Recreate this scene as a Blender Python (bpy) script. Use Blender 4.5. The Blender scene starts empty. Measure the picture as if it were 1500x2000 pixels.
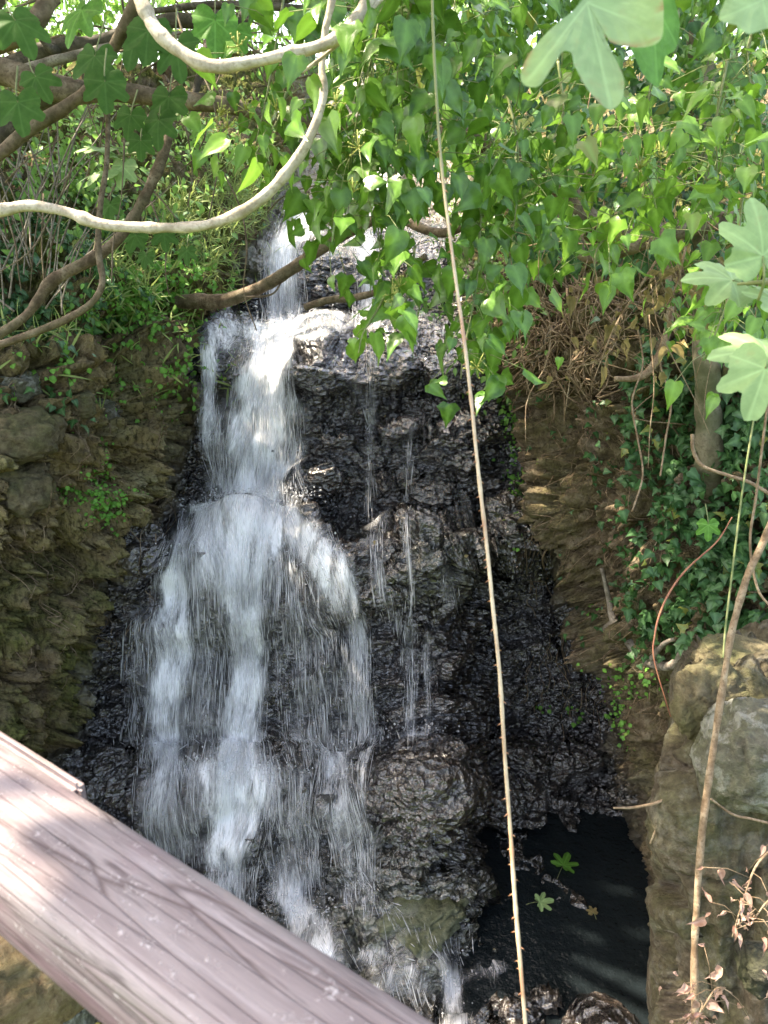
import bpy, math, random
import numpy as np
from mathutils import Vector

random.seed(7)
RNG = np.random.default_rng(11)
sc = bpy.context.scene
COL = sc.collection

# ------------------------------------------------------------------ camera
CZ = 1.6                                   # eye height above the footbridge deck
TH = math.radians(22.0)                    # looking down
F = 1511.0                                 # focal length in photo pixels
cam_d = bpy.data.cameras.new('camera')
cam = bpy.data.objects.new('camera', cam_d)
COL.objects.link(cam)
cam.location = (0, 0, CZ)
cam.rotation_euler = (math.radians(90) - TH, 0, 0)
cam_d.sensor_fit = 'VERTICAL'
cam_d.angle = 2 * math.atan(1000.0 / F)
cam_d.clip_start = 0.02
cam_d.clip_end = 500
sc.camera = cam
cam_d.dof.use_dof = True                    # a phone lens: 2.6 mm wide opening
cam_d.dof.focus_distance = 5.0
cam_d.dof.aperture_fstop = 7.5

# ------------------------------------------------------------------ light
SUN_AZ = math.radians(-72)                 # from +Y, negative = to the left
SUN_EL = math.radians(59)
SUN = np.array([math.sin(SUN_AZ) * math.cos(SUN_EL), math.cos(SUN_AZ) * math.cos(SUN_EL), math.sin(SUN_EL)])
world = bpy.data.worlds.new("World")
sc.world = world
world.use_nodes = True
wn = world.node_tree
bg = wn.nodes['Background']
sky = wn.nodes.new('ShaderNodeTexSky')
sky.sky_type = 'NISHITA'
sky.sun_disc = False
sky.sun_elevation = SUN_EL
sky.sun_rotation = SUN_AZ
sky.dust_density = 5.0
sky.air_density = 1.0
wn.links.new(sky.outputs[0], bg.inputs[0])
bg.inputs[1].default_value = 0.15
sl = bpy.data.lights.new('sun', 'SUN')
sl.energy = 3.2
sl.angle = math.radians(0.6)
sl.color = (1.0, 0.95, 0.86)
so = bpy.data.objects.new('sun', sl)
COL.objects.link(so)
so.rotation_euler = Vector(-SUN).to_track_quat('-Z', 'Y').to_euler()
sc.view_settings.view_transform = 'Standard'
sc.view_settings.look = 'None'
sc.view_settings.exposure = 2.6
sc.view_settings.use_white_balance = True      # a camera set for open shade
sc.view_settings.white_balance_temperature = 7600
sc.view_settings.white_balance_tint = 10
sc.view_settings.gamma = 1.0
sc.render.engine = 'CYCLES'
sc.cycles.max_bounces = 7
sc.cycles.diffuse_bounces = 3
sc.cycles.glossy_bounces = 2
sc.cycles.transmission_bounces = 4
sc.cycles.transparent_max_bounces = 24
sc.cycles.caustics_reflective = False
sc.cycles.caustics_refractive = False
sc.cycles.use_denoising = True

# ------------------------------------------------------------------ helpers
FWD = np.array([0, math.cos(TH), -math.sin(TH)])
UPV = np.array([0, math.sin(TH), math.cos(TH)])
RGT = np.array([1.0, 0, 0])
CAM = np.array([0, 0, CZ])


def P(px, py, d):
    """a measured point: photo pixel and distance (m) along the view axis -> world"""
    px, py, d = np.broadcast_arrays(np.asarray(px, float), np.asarray(py, float), np.asarray(d, float))
    return CAM + d[..., None] * (FWD + ((px - 750) / F)[..., None] * RGT + ((1000 - py) / F)[..., None] * UPV)


def unit(v):
    v = np.asarray(v, float)
    return v / np.maximum(np.linalg.norm(v, axis=-1, keepdims=True), 1e-9)


def ss(x, e0=0.0, e1=1.0):
    t = np.clip((np.asarray(x, float) - e0) / (e1 - e0), 0, 1)
    return t * t * (3 - 2 * t)


def _h(i, j, k, s=0):
    n = (i * 374761393 + j * 668265263 + k * 1274126177 + s * 974711) & 0xFFFFFFFF
    n = ((n ^ (n >> 13)) * 1274126177) & 0xFFFFFFFF
    return ((n ^ (n >> 16)) & 0xFFFF) / 65535.0


def vn(p, seed=0):
    p = np.asarray(p, float)
    i = np.floor(p).astype(np.int64)
    f = p - i
    u = f * f * f * (f * (f * 6 - 15) + 10)
    r = 0
    for dx in (0, 1):
        wx = u[..., 0] if dx else 1 - u[..., 0]
        for dy in (0, 1):
            wy = u[..., 1] if dy else 1 - u[..., 1]
            for dz in (0, 1):
                wz = u[..., 2] if dz else 1 - u[..., 2]
                r = r + wx * wy * wz * _h(i[..., 0] + dx, i[..., 1] + dy, i[..., 2] + dz, seed)
    return r * 2 - 1


def fbm(p, o=4, seed=0, g=0.5):
    r, a, p = 0, 1.0, np.asarray(p, float)
    for k in range(o):
        r = r + a * vn(p, seed + k)
        p = p * 2.03 + 17.1
        a *= g
    return r


def ridge(p, o=4, seed=0):
    r, a, p = 0, 1.0, np.asarray(p, float)
    for k in range(o):
        r = r + a * (1 - 2 * np.abs(vn(p, seed + k)))
        p = p * 2.1 + 9.7
        a *= 0.5
    return r


def cells(p, seed=0):
    """cell noise: random height of the nearest cell, distance to the border"""
    p = np.asarray(p, float)
    i = np.floor(p).astype(np.int64)
    d1 = np.full(p.shape[:-1], 9.0)
    d2 = d1.copy()
    val = np.zeros(p.shape[:-1])
    for dx in (-1, 0, 1):
        for dy in (-1, 0, 1):
            for dz in (-1, 0, 1):
                c = [i[..., 0] + dx, i[..., 1] + dy, i[..., 2] + dz]
                q = np.stack([c[k] + _h(*c, seed + 1 + k) for k in range(3)], -1)
                d = np.linalg.norm(p - q, axis=-1)
                near = d < d1
                d2 = np.where(near, d1, np.minimum(d2, d))
                val = np.where(near, _h(*c, seed + 5), val)
                d1 = np.where(near, d, d1)
    return val * 2 - 1, d2 - d1


def mesh(name, V, faces, mat, parent=None, smooth=True, attrs=None):
    """faces: list of (n,k) index arrays"""
    me = bpy.data.meshes.new(name)
    V = np.ascontiguousarray(V, np.float32).reshape(-1, 3)
    if not isinstance(faces, list):
        faces = [faces]
    faces = [np.asarray(f, np.int32) for f in faces if len(f)]
    tot = np.concatenate([np.full(len(f), f.shape[1], np.int32) for f in faces])
    idx = np.concatenate([f.ravel() for f in faces])
    me.vertices.add(len(V))
    me.vertices.foreach_set('co', V.ravel())
    me.loops.add(len(idx))
    me.loops.foreach_set('vertex_index', idx)
    me.polygons.add(len(tot))
    st = np.concatenate([[0], np.cumsum(tot)[:-1]]).astype(np.int32)
    me.polygons.foreach_set('loop_start', st)
    me.polygons.foreach_set('loop_total', tot)
    if smooth:
        me.polygons.foreach_set('use_smooth', np.ones(len(tot), bool))
    for k, v in (attrs or {}).items():
        v = np.asarray(v, np.float32)
        if v.ndim == 1:
            me.attributes.new(k, 'FLOAT', 'POINT').data.foreach_set('value', v)
        else:
            c = np.ones((len(v), 4), np.float32)
            c[:, :v.shape[1]] = v
            me.attributes.new(k, 'FLOAT_COLOR', 'POINT').data.foreach_set('color', c.ravel())
    me.update(calc_edges=True)
    me.validate()
    me.materials.append(mat)
    o = bpy.data.objects.new(name, me)
    COL.objects.link(o)
    if parent is not None:
        o.parent = parent
        o.matrix_parent_inverse = parent.matrix_world.inverted()
    return o


def tag(o, label, cat, group=None, kind=None):
    o['label'] = label
    if cat:
        o['category'] = cat
    if group:
        o['group'] = group
    if kind:
        o['kind'] = kind
    return o


def thing(name, label, cat, loc, group=None):
    o = bpy.data.objects.new(name, None)
    COL.objects.link(o)
    o.location = Vector(loc)
    o.matrix_world.translation = Vector(loc)
    o.empty_display_size = 0.05
    return tag(o, label, cat, group)


def spline(pts, n):
    """Catmull-Rom through pts (any dimension), n samples evenly by chord length"""
    p = np.asarray(pts, float)
    p = np.vstack([2 * p[0] - p[1], p, 2 * p[-1] - p[-2]])
    seg = np.linalg.norm(np.diff(p[1:-1, :3], axis=0), axis=1)
    cum = np.concatenate([[0], np.cumsum(seg)])
    s = np.linspace(0, cum[-1], n)
    k = np.clip(np.searchsorted(cum, s, side='right') - 1, 0, len(seg) - 1)
    t = ((s - cum[k]) / np.maximum(seg[k], 1e-9))[:, None]
    a, b, c, d = p[k], p[k + 1], p[k + 2], p[k + 3]
    return 0.5 * (2 * b + (c - a) * t + (2 * a - 5 * b + 4 * c - d) * t ** 2 + (3 * b - a - 3 * c + d) * t ** 3)


def tube(path, rad, sides=8, rough=0.0, seed=0, freq=12.0, knots=0.0):
    """swept tube -> V, [quads, caps]"""
    p = np.asarray(path, float)[:, :3]
    n = len(p)
    r = np.broadcast_to(np.asarray(rad, float), (n,)).copy()
    T = unit(np.gradient(p, axis=0))
    up = np.array([0, 0, 1.0]) if abs(T[0][2]) < 0.9 else np.array([1.0, 0, 0])
    N = np.zeros_like(p)
    N[0] = unit(np.cross(T[0], up))
    for i in range(1, n):
        v = N[i - 1] - T[i] * np.dot(N[i - 1], T[i])
        N[i] = unit(v)
    B = np.cross(T, N)
    a = np.linspace(0, 2 * math.pi, sides, endpoint=False)
    dirv = N[:, None] * np.cos(a)[None, :, None] + B[:, None] * np.sin(a)[None, :, None]
    rr = r[:, None] * np.ones(sides)
    if rough:
        rr = rr * (1 + rough * fbm((p[:, None] + dirv * r[:, None, None]) * freq, 3, seed))
    if knots:
        L = np.concatenate([[0], np.cumsum(np.linalg.norm(np.diff(p, axis=0), axis=1))])
        q = np.stack([L * freq * 1.6, L * 0, L * 0 + seed], -1)
        rr = rr * (1 + knots * np.clip(vn(q, seed) * 1.5 - 0.4, 0, 1))[:, None]
    V = (p[:, None] + dirv * rr[..., None]).reshape(-1, 3)
    i = np.arange(n - 1)[:, None] * sides
    j = np.arange(sides)[None]
    j2 = (j + 1) % sides
    Q = np.stack([i + j, i + j2, i + sides + j2, i + sides + j], -1).reshape(-1, 4)
    caps = np.array([list(range(sides))[::-1], [(n - 1) * sides + k for k in range(sides)]])
    return V, [Q, caps]


class Bag:
    """collects pieces of ONE mesh"""
    def __init__(s):
        s.V, s.F, s.A, s.n = [], {}, [], 0

    def add(s, V, faces, attr=None):
        V = np.asarray(V, float).reshape(-1, 3)
        for f in (faces if isinstance(faces, list) else [faces]):
            f = np.asarray(f)
            if len(f):
                s.F.setdefault(f.shape[1], []).append(f + s.n)
        s.V.append(V)
        s.A.append(np.zeros((len(V), 3)) if attr is None else attr)
        s.n += len(V)

    def build(s, name, mat, parent=None, smooth=True):
        return mesh(name, np.concatenate(s.V), [np.concatenate(v) for v in s.F.values()], mat, parent, smooth,
                    {'leaf': np.concatenate(s.A)})


# ------------------------------------------------------------------ materials
class G:
    def __init__(s, name):
        s.m = bpy.data.materials.new(name)
        s.m.use_nodes = True
        s.t = s.m.node_tree
        s.t.nodes.clear()
        s.out = s.t.nodes.new('ShaderNodeOutputMaterial')

    def n(s, typ, props=None, **inp):
        nd = s.t.nodes.new('ShaderNode' + typ)
        for k, v in (props or {}).items():
            setattr(nd, k, v)
        for k, v in inp.items():
            key = k.replace('_', ' ')
            if k[0] == 'i' and k[1:].isdigit():
                key = int(k[1:])
            s.set(nd.inputs[key], v)
        return nd

    def set(s, sock, v):
        if isinstance(v, bpy.types.NodeSocket):
            s.t.links.new(v, sock)
        elif isinstance(v, (tuple, list)) and len(v) == 3 and sock.type == 'RGBA':
            sock.default_value = (*v, 1)
        else:
            sock.default_value = v

    def pos(s, sx=1, sy=1, sz=1):
        g = s.n('NewGeometry')
        m = s.n('Mapping', Vector=g.outputs['Position'])
        m.inputs['Scale'].default_value = (sx, sy, sz)
        return m.outputs[0]

    def noise(s, vec, scale, detail=4, rough=0.55, dist=0.0):
        return s.n('TexNoise', Vector=vec, Scale=scale, Detail=detail, Roughness=rough, Distortion=dist).outputs['Fac']

    def voro(s, vec, scale, feature='F1'):
        return s.n('TexVoronoi', {'feature': feature}, Vector=vec, Scale=scale).outputs['Distance']

    def ramp(s, fac, *stops):
        r = s.n('ValToRGB', Fac=fac)
        e = r.color_ramp.elements
        while len(e) < len(stops):
            e.new(0.5)
        for el, (p, c) in zip(e, stops):
            el.position = p
            el.color = (*c, 1) if isinstance(c, (tuple, list)) else (c, c, c, 1)
        return r.outputs[0]

    def mix(s, fac, a, b, mode='MIX'):
        m = s.n('Mix', {'data_type': 'RGBA', 'blend_type': mode})
        s.set(m.inputs[0], fac)
        s.set(m.inputs[6], a)
        s.set(m.inputs[7], b)
        return m.outputs[2]

    def math(s, op, a, b=0.0, clamp=False):
        m = s.n('Math', {'operation': op, 'use_clamp': clamp})
        s.set(m.inputs[0], a)
        s.set(m.inputs[1], b)
        return m.outputs[0]

    def attr(s, name, out='Fac'):
        return s.n('Attribute', {'attribute_name': name}).outputs[out]

    def bump(s, h, strength, dist=0.02, nrm=None):
        b = s.n('Bump', Height=h, Strength=strength, Distance=dist)
        if nrm is not None:
            s.set(b.inputs['Normal'], nrm)
        return b.outputs[0]

    def done(s, shader):
        s.t.links.new(shader, s.out.inputs['Surface'])
        return s.m


def bsdf(g, **k):
    return g.n('BsdfPrincipled', **k)


def m_gorge():
    g = G('gorge_rock')
    v = g.pos()
    vs = g.pos(1, 1, 0.45)
    wet, moss, soil = g.attr('wet'), g.attr('moss'), g.attr('soil')
    n1 = g.noise(v, 2.2, 6, 0.62)
    n2 = g.noise(v, 11, 6, 0.65)
    n3 = g.noise(vs, 34, 4, 0.6)
    dry = g.ramp(n1, (0.30, (0.08, 0.060, 0.034)), (0.43, (0.25, 0.183, 0.096)), (0.54, (0.37, 0.282, 0.155)), (0.68, (0.50, 0.43, 0.295)))
    dry = g.mix(g.ramp(n2, (0.42, 0.0), (0.70, 0.75)), dry, (0.235, 0.19, 0.115))
    dry = g.mix(g.ramp(n3, (0.34, 0.85), (0.52, 0.0)), dry, (0.05, 0.036, 0.022))
    soilc = g.ramp(n2, (0.32, (0.058, 0.041, 0.028)), (0.5, (0.145, 0.107, 0.071)), (0.68, (0.28, 0.225, 0.16)))
    dry = g.mix(soil, dry, soilc)
    mossc = g.ramp(n3, (0.35, (0.035, 0.042, 0.010)), (0.6, (0.12, 0.135, 0.032)), (0.8, (0.20, 0.21, 0.06)))
    mf = g.math('MULTIPLY', moss, g.ramp(n1, (0.40, 0.0), (0.58, 1.0)))
    dry = g.mix(mf, dry, mossc)
    wc = g.ramp(n2, (0.30, (0.010, 0.009, 0.009)), (0.50, (0.032, 0.026, 0.024)), (0.68, (0.095, 0.072, 0.057)))
    wc = g.mix(g.math('MULTIPLY', moss, g.ramp(n2, (0.38, 0.0), (0.6, 0.9))), wc, g.mix(n3, (0.08, 0.095, 0.055), (0.32, 0.34, 0.25)))
    col = g.mix(wet, dry, wc)
    rw = g.ramp(n2, (0.3, 0.08), (0.7, 0.30))
    rough = g.mix(wet, (0.92, 0.92, 0.92), rw)
    vo = g.voro(v, 26, 'DISTANCE_TO_EDGE')
    hgt = g.math('ADD', g.math('MULTIPLY', n2, 1.0), g.math('MULTIPLY', n3, 0.6))
    hgt = g.math('ADD', hgt, g.math('MULTIPLY', g.math('MINIMUM', vo, 0.12), g.math('SUBTRACT', 1.2, wet)))
    hgt = g.math('ADD', hgt, g.math('MULTIPLY', g.noise(v, 75, 3), 0.35))
    nb_ = g.bump(hgt, g.math('SUBTRACT', 0.8, g.math('MULTIPLY', wet, 0.3)), 0.045)
    hw = g.math('ADD', g.math('MULTIPLY', g.voro(g.pos(1, 1, 1.7), 15), 1.0), g.math('MULTIPLY', g.voro(g.pos(1, 1, 1.6), 42), 0.2))
    nw_ = g.bump(hw, g.math('MULTIPLY', wet, 0.8), 0.05, nb_)
    b = bsdf(g, Base_Color=col, Roughness=rough, Normal=nw_, Coat_Weight=g.math('MULTIPLY', wet, 0.9), Coat_Roughness=0.06, Coat_IOR=1.9, Coat_Normal=nw_, Specular_IOR_Level=g.math('ADD', g.math('MULTIPLY', wet, 0.75), 0.12))
    return g.done(b.outputs[0])


def m_stone(name, c0, c1, c2, moss=0.4, lichen=0.0):
    g = G(name)
    v = g.pos()
    n1, n2, n3 = g.noise(v, 7, 6, 0.62), g.noise(v, 28, 6, 0.65), g.noise(v, 95, 3)
    col = g.ramp(n2, (0.3, c0), (0.5, c1), (0.7, c2))
    nz = g.n('SeparateXYZ', Vector=g.n('NewGeometry').outputs['Normal']).outputs['Z']
    mf = g.math('MULTIPLY', g.math('ADD', g.ramp(n1, (0.42, 0.0), (0.6, 1.0)), g.math('MULTIPLY', nz, 0.45)), moss, True)
    mc = g.ramp(n3, (0.3, (0.032, 0.040, 0.012)), (0.7, (0.105, 0.118, 0.042)))
    col = g.mix(mf, col, mc)
    if lichen:
        col = g.mix(g.math('MULTIPLY', g.ramp(g.noise(v, 13, 5, 0.7), (0.5, 0.0), (0.6, 1.0)), lichen), col, (0.48, 0.48, 0.44))
    h = g.math('ADD', n2, g.math('MULTIPLY', n3, 0.4))
    b = bsdf(g, Base_Color=col, Roughness=0.9, Normal=g.bump(h, 0.8, 0.02), Specular_IOR_Level=0.2)
    return g.done(b.outputs[0])


def m_bark(name, c0, c1, c2, rough=0.85, freq=1.0, moss=0.0):
    g = G(name)
    v = g.pos()
    n1, n2 = g.noise(v, 22 * freq, 5, 0.6), g.noise(v, 110 * freq, 4, 0.6)
    col = g.ramp(n1, (0.32, c0), (0.5, c1), (0.68, c2))
    col = g.mix(g.ramp(n2, (0.35, 0.7), (0.5, 0.0)), col, c0)
    if moss:
        col = g.mix(g.math('MULTIPLY', g.ramp(g.noise(v, 9 * freq, 4), (0.45, 0), (0.6, 1.0)), moss), col, (0.09, 0.11, 0.05))
    h = g.math('ADD', n1, g.math('MULTIPLY', n2, 0.6))
    b = bsdf(g, Base_Color=col, Roughness=rough, Normal=g.bump(h, 0.6, 0.006), Specular_IOR_Level=0.25)
    return g.done(b.outputs[0])


def m_leaf(name, c0, c1, trans=0.3, rough=0.38, spec=0.5, vein=0.35, tcol=None, blem=0.0, edge=False):
    g = G(name)
    rnd = g.n('NewGeometry').outputs['Random Per Island']
    la = g.n('Attribute', {'attribute_name': 'leaf'}).outputs['Color']
    sep = g.n('SeparateColor', Color=la)
    v = g.pos()
    col = g.mix(rnd, c0, c1)
    nn = g.noise(v, 60, 4)
    col = g.mix(g.ramp(nn, (0.35, 0.0), (0.7, 0.45)), col, tuple(min(1, c * 1.6) for c in c1))
    col = g.mix(g.ramp(rnd, (0.955, 0.0), (0.965, 0.8)), col, (0.24, 0.24, 0.05))
    if blem:
        col = g.mix(g.math('MULTIPLY', g.ramp(g.noise(v, 38, 5, 0.7), (0.60, 0.0), (0.72, 1.0)), blem), col, (0.30, 0.26, 0.10))
    if edge:
        col = g.mix(g.math('MULTIPLY', sep.outputs[0], g.ramp(g.noise(v, 26, 4, 0.6), (0.50, 0.0), (0.56, 0.9))), col, (0.26, 0.13, 0.05))
    wv = g.math('FRACT', g.math('MULTIPLY', g.math('SUBTRACT', sep.outputs[1], g.math('MULTIPLY', g.math('ABSOLUTE', sep.outputs[0]), 0.9)), 4.5))
    side = g.math('MULTIPLY', g.ramp(wv, (0.0, 0.5), (0.16, 0.0)), 0.0 if edge else 0.55)
    vv = g.math('MULTIPLY', g.math('MAXIMUM', sep.outputs[2], side), vein)
    col = g.mix(vv, col, tuple(min(1, c * 2.2 + 0.06) for c in c1))
    b = bsdf(g, Base_Color=col, Roughness=rough, Specular_IOR_Level=spec,
             Normal=g.bump(g.math('ADD', g.noise(v, 120, 2), g.math('MULTIPLY', sep.outputs[2], -1.0)), 0.25, 0.002))
    tr = g.n('BsdfTranslucent', Color=g.mix(0.5, col, tcol or tuple(min(1, c * 2.5) for c in c1)))
    ms = g.n('MixShader', Fac=trans, i1=b.outputs[0], i2=tr.outputs[0])
    return g.done(ms.outputs[0])


def m_veil():
    """thin sheet of falling water: streaks of white aerated water with gaps"""
    g = G('falling_water')
    uv = g.n('Attribute', {'attribute_name': 'flow'}).outputs['Color']
    dens = g.attr('dens')
    m1 = g.n('Mapping', Vector=uv)
    m1.inputs['Scale'].default_value = (42, 6.5, 1)
    m2 = g.n('Mapping', Vector=uv)
    m2.inputs['Scale'].default_value = (115, 15, 1)
    m3 = g.n('Mapping', Vector=uv)
    m3.inputs['Scale'].default_value = (12, 4.0, 1)
    a = g.noise(m1.outputs[0], 1, 5, 0.62, 0.35)
    b = g.noise(m2.outputs[0], 1, 3, 0.6, 0.2)
    c = g.noise(m3.outputs[0], 1, 4, 0.6)
    mix = g.math('ADD', g.math('ADD', g.math('MULTIPLY', a, 0.5), g.math('MULTIPLY', b, 0.25)), g.math('MULTIPLY', c, 0.25))
    # alpha rises where the streak noise passes (1 - density)
    th = g.math('SUBTRACT', 0.655, g.math('MULTIPLY', dens, 0.34))
    body = g.math('MULTIPLY', g.math('MULTIPLY', g.math('POWER', dens, 2.4), 1.0), g.math('ADD', 0.25, g.math('MULTIPLY', b, 1.5)))
    al = g.math('MULTIPLY', g.math('SUBTRACT', mix, th), 5.0, True)
    al = g.math('MULTIPLY', al, g.math('ADD', 0.30, g.math('MULTIPLY', dens, 0.55)), True)
    al = g.math('MINIMUM', g.math('ADD', al, body), 0.97)
    bs = bsdf(g, Base_Color=(0.92, 0.93, 0.96), Roughness=0.35, Alpha=al, Specular_IOR_Level=0.4,
              Normal=g.bump(mix, 0.5, 0.03))
    return g.done(bs.outputs[0])


def m_strand():
    g = G('white_water')
    tr = g.n('BsdfTransparent')
    d = bsdf(g, Base_Color=(0.93, 0.94, 0.97), Roughness=0.4)
    tl = g.n('BsdfTranslucent', Color=(0.93, 0.94, 0.97))
    a = g.n('MixShader', Fac=0.3, i1=d.outputs[0], i2=tl.outputs[0])
    rnd = g.n('NewGeometry').outputs['Random Per Island']
    f = g.math('ADD', 0.06, g.math('MULTIPLY', g.math('POWER', rnd, 2.4), 0.65))
    return g.done(g.n('MixShader', Fac=f, i1=tr.outputs[0], i2=a.outputs[0]).outputs[0])


def m_pool():
    g = G('dark_pool_water')
    v = g.pos()
    h = g.math('ADD', g.noise(v, 9, 3), g.math('MULTIPLY', g.noise(v, 30, 2), 0.4))
    b = bsdf(g, Base_Color=(0.010, 0.014, 0.016), Roughness=0.08, IOR=1.33, Normal=g.bump(h, 0.7, 0.03))
    return g.done(b.outputs[0])


def m_rail():
    g = G('weathered_rail_wood')
    tc = g.n('TexCoord').outputs['Object']
    mp = g.n('Mapping', Vector=tc)
    mp.inputs['Scale'].default_value = (2.2, 14, 14)
    mf = g.n('Mapping', Vector=tc)
    mf.inputs['Scale'].default_value = (9, 130, 130)
    sp = g.n('SeparateXYZ', Vector=tc)
    grain = g.noise(mp.outputs[0], 1.6, 6, 0.6, 0.4)
    fine = g.noise(mf.outputs[0], 1.0, 4, 0.6, 0.2)
    blot = g.noise(tc, 9, 5, 0.6)
    speck = g.noise(tc, 110, 5, 0.8)
    # maroon stain, worn to grey along the top
    stain = g.ramp(grain, (0.26, (0.13, 0.083, 0.097)), (0.46, (0.225, 0.15, 0.172)), (0.70, (0.345, 0.275, 0.292)))
    grey = g.ramp(grain, (0.28, (0.14, 0.118, 0.116)), (0.68, (0.335, 0.30, 0.295)))
    wear = g.math('ADD', g.math('MULTIPLY', sp.outputs['Z'], 18.0), g.math('MULTIPLY', g.math('SUBTRACT', blot, 0.5), 1.6))
    wear = g.ramp(g.math('ADD', wear, -0.15), (0.0, 0.0), (0.7, 0.75))
    col = g.mix(wear, stain, grey)
    flake = g.math('MULTIPLY', g.ramp(speck, (0.57, 0.0), (0.63, 1.0)), g.ramp(g.noise(mp.outputs[0], 3.0, 4, 0.6), (0.46, 0.0), (0.60, 1.0)))
    col = g.mix(g.ramp(g.noise(mf.outputs[0], 0.6, 5, 0.7), (0.52, 0.0), (0.66, 0.55)), col, (0.42, 0.37, 0.38))
    col = g.mix(flake, col, (0.58, 0.52, 0.52))
    col = g.mix(g.ramp(fine, (0.32, 0.7), (0.46, 0.0)), col, (0.055, 0.038, 0.042))
    mc = g.n('Mapping', Vector=tc)
    mc.inputs['Scale'].default_value = (3.0, 60, 60)
    crack = g.n('TexVoronoi', {'feature': 'DISTANCE_TO_EDGE'}, Vector=mc.outputs[0], Scale=1.0).outputs['Distance']
    col = g.mix(g.ramp(crack, (0.0, 0.7), (0.025, 0.0)), col, (0.07, 0.045, 0.045))
    h = g.math('ADD', g.math('MULTIPLY', fine, 0.7), g.math('MULTIPLY', flake, 0.5))
    h = g.math('ADD', h, g.math('MULTIPLY', g.math('MINIMUM', crack, 0.05), 8.0))
    b = bsdf(g, Base_Color=col, Roughness=0.8, Normal=g.bump(h, 0.6, 0.004), Specular_IOR_Level=0.15)
    return g.done(b.outputs[0])


def m_plain(name, c0, c1, rough=0.7, scale=40, spec=0.3):
    g = G(name)
    col = g.ramp(g.noise(g.pos(), scale, 4), (0.35, c0), (0.65, c1))
    return g.done(bsdf(g, Base_Color=col, Roughness=rough, Specular_IOR_Level=spec).outputs[0])


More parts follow.
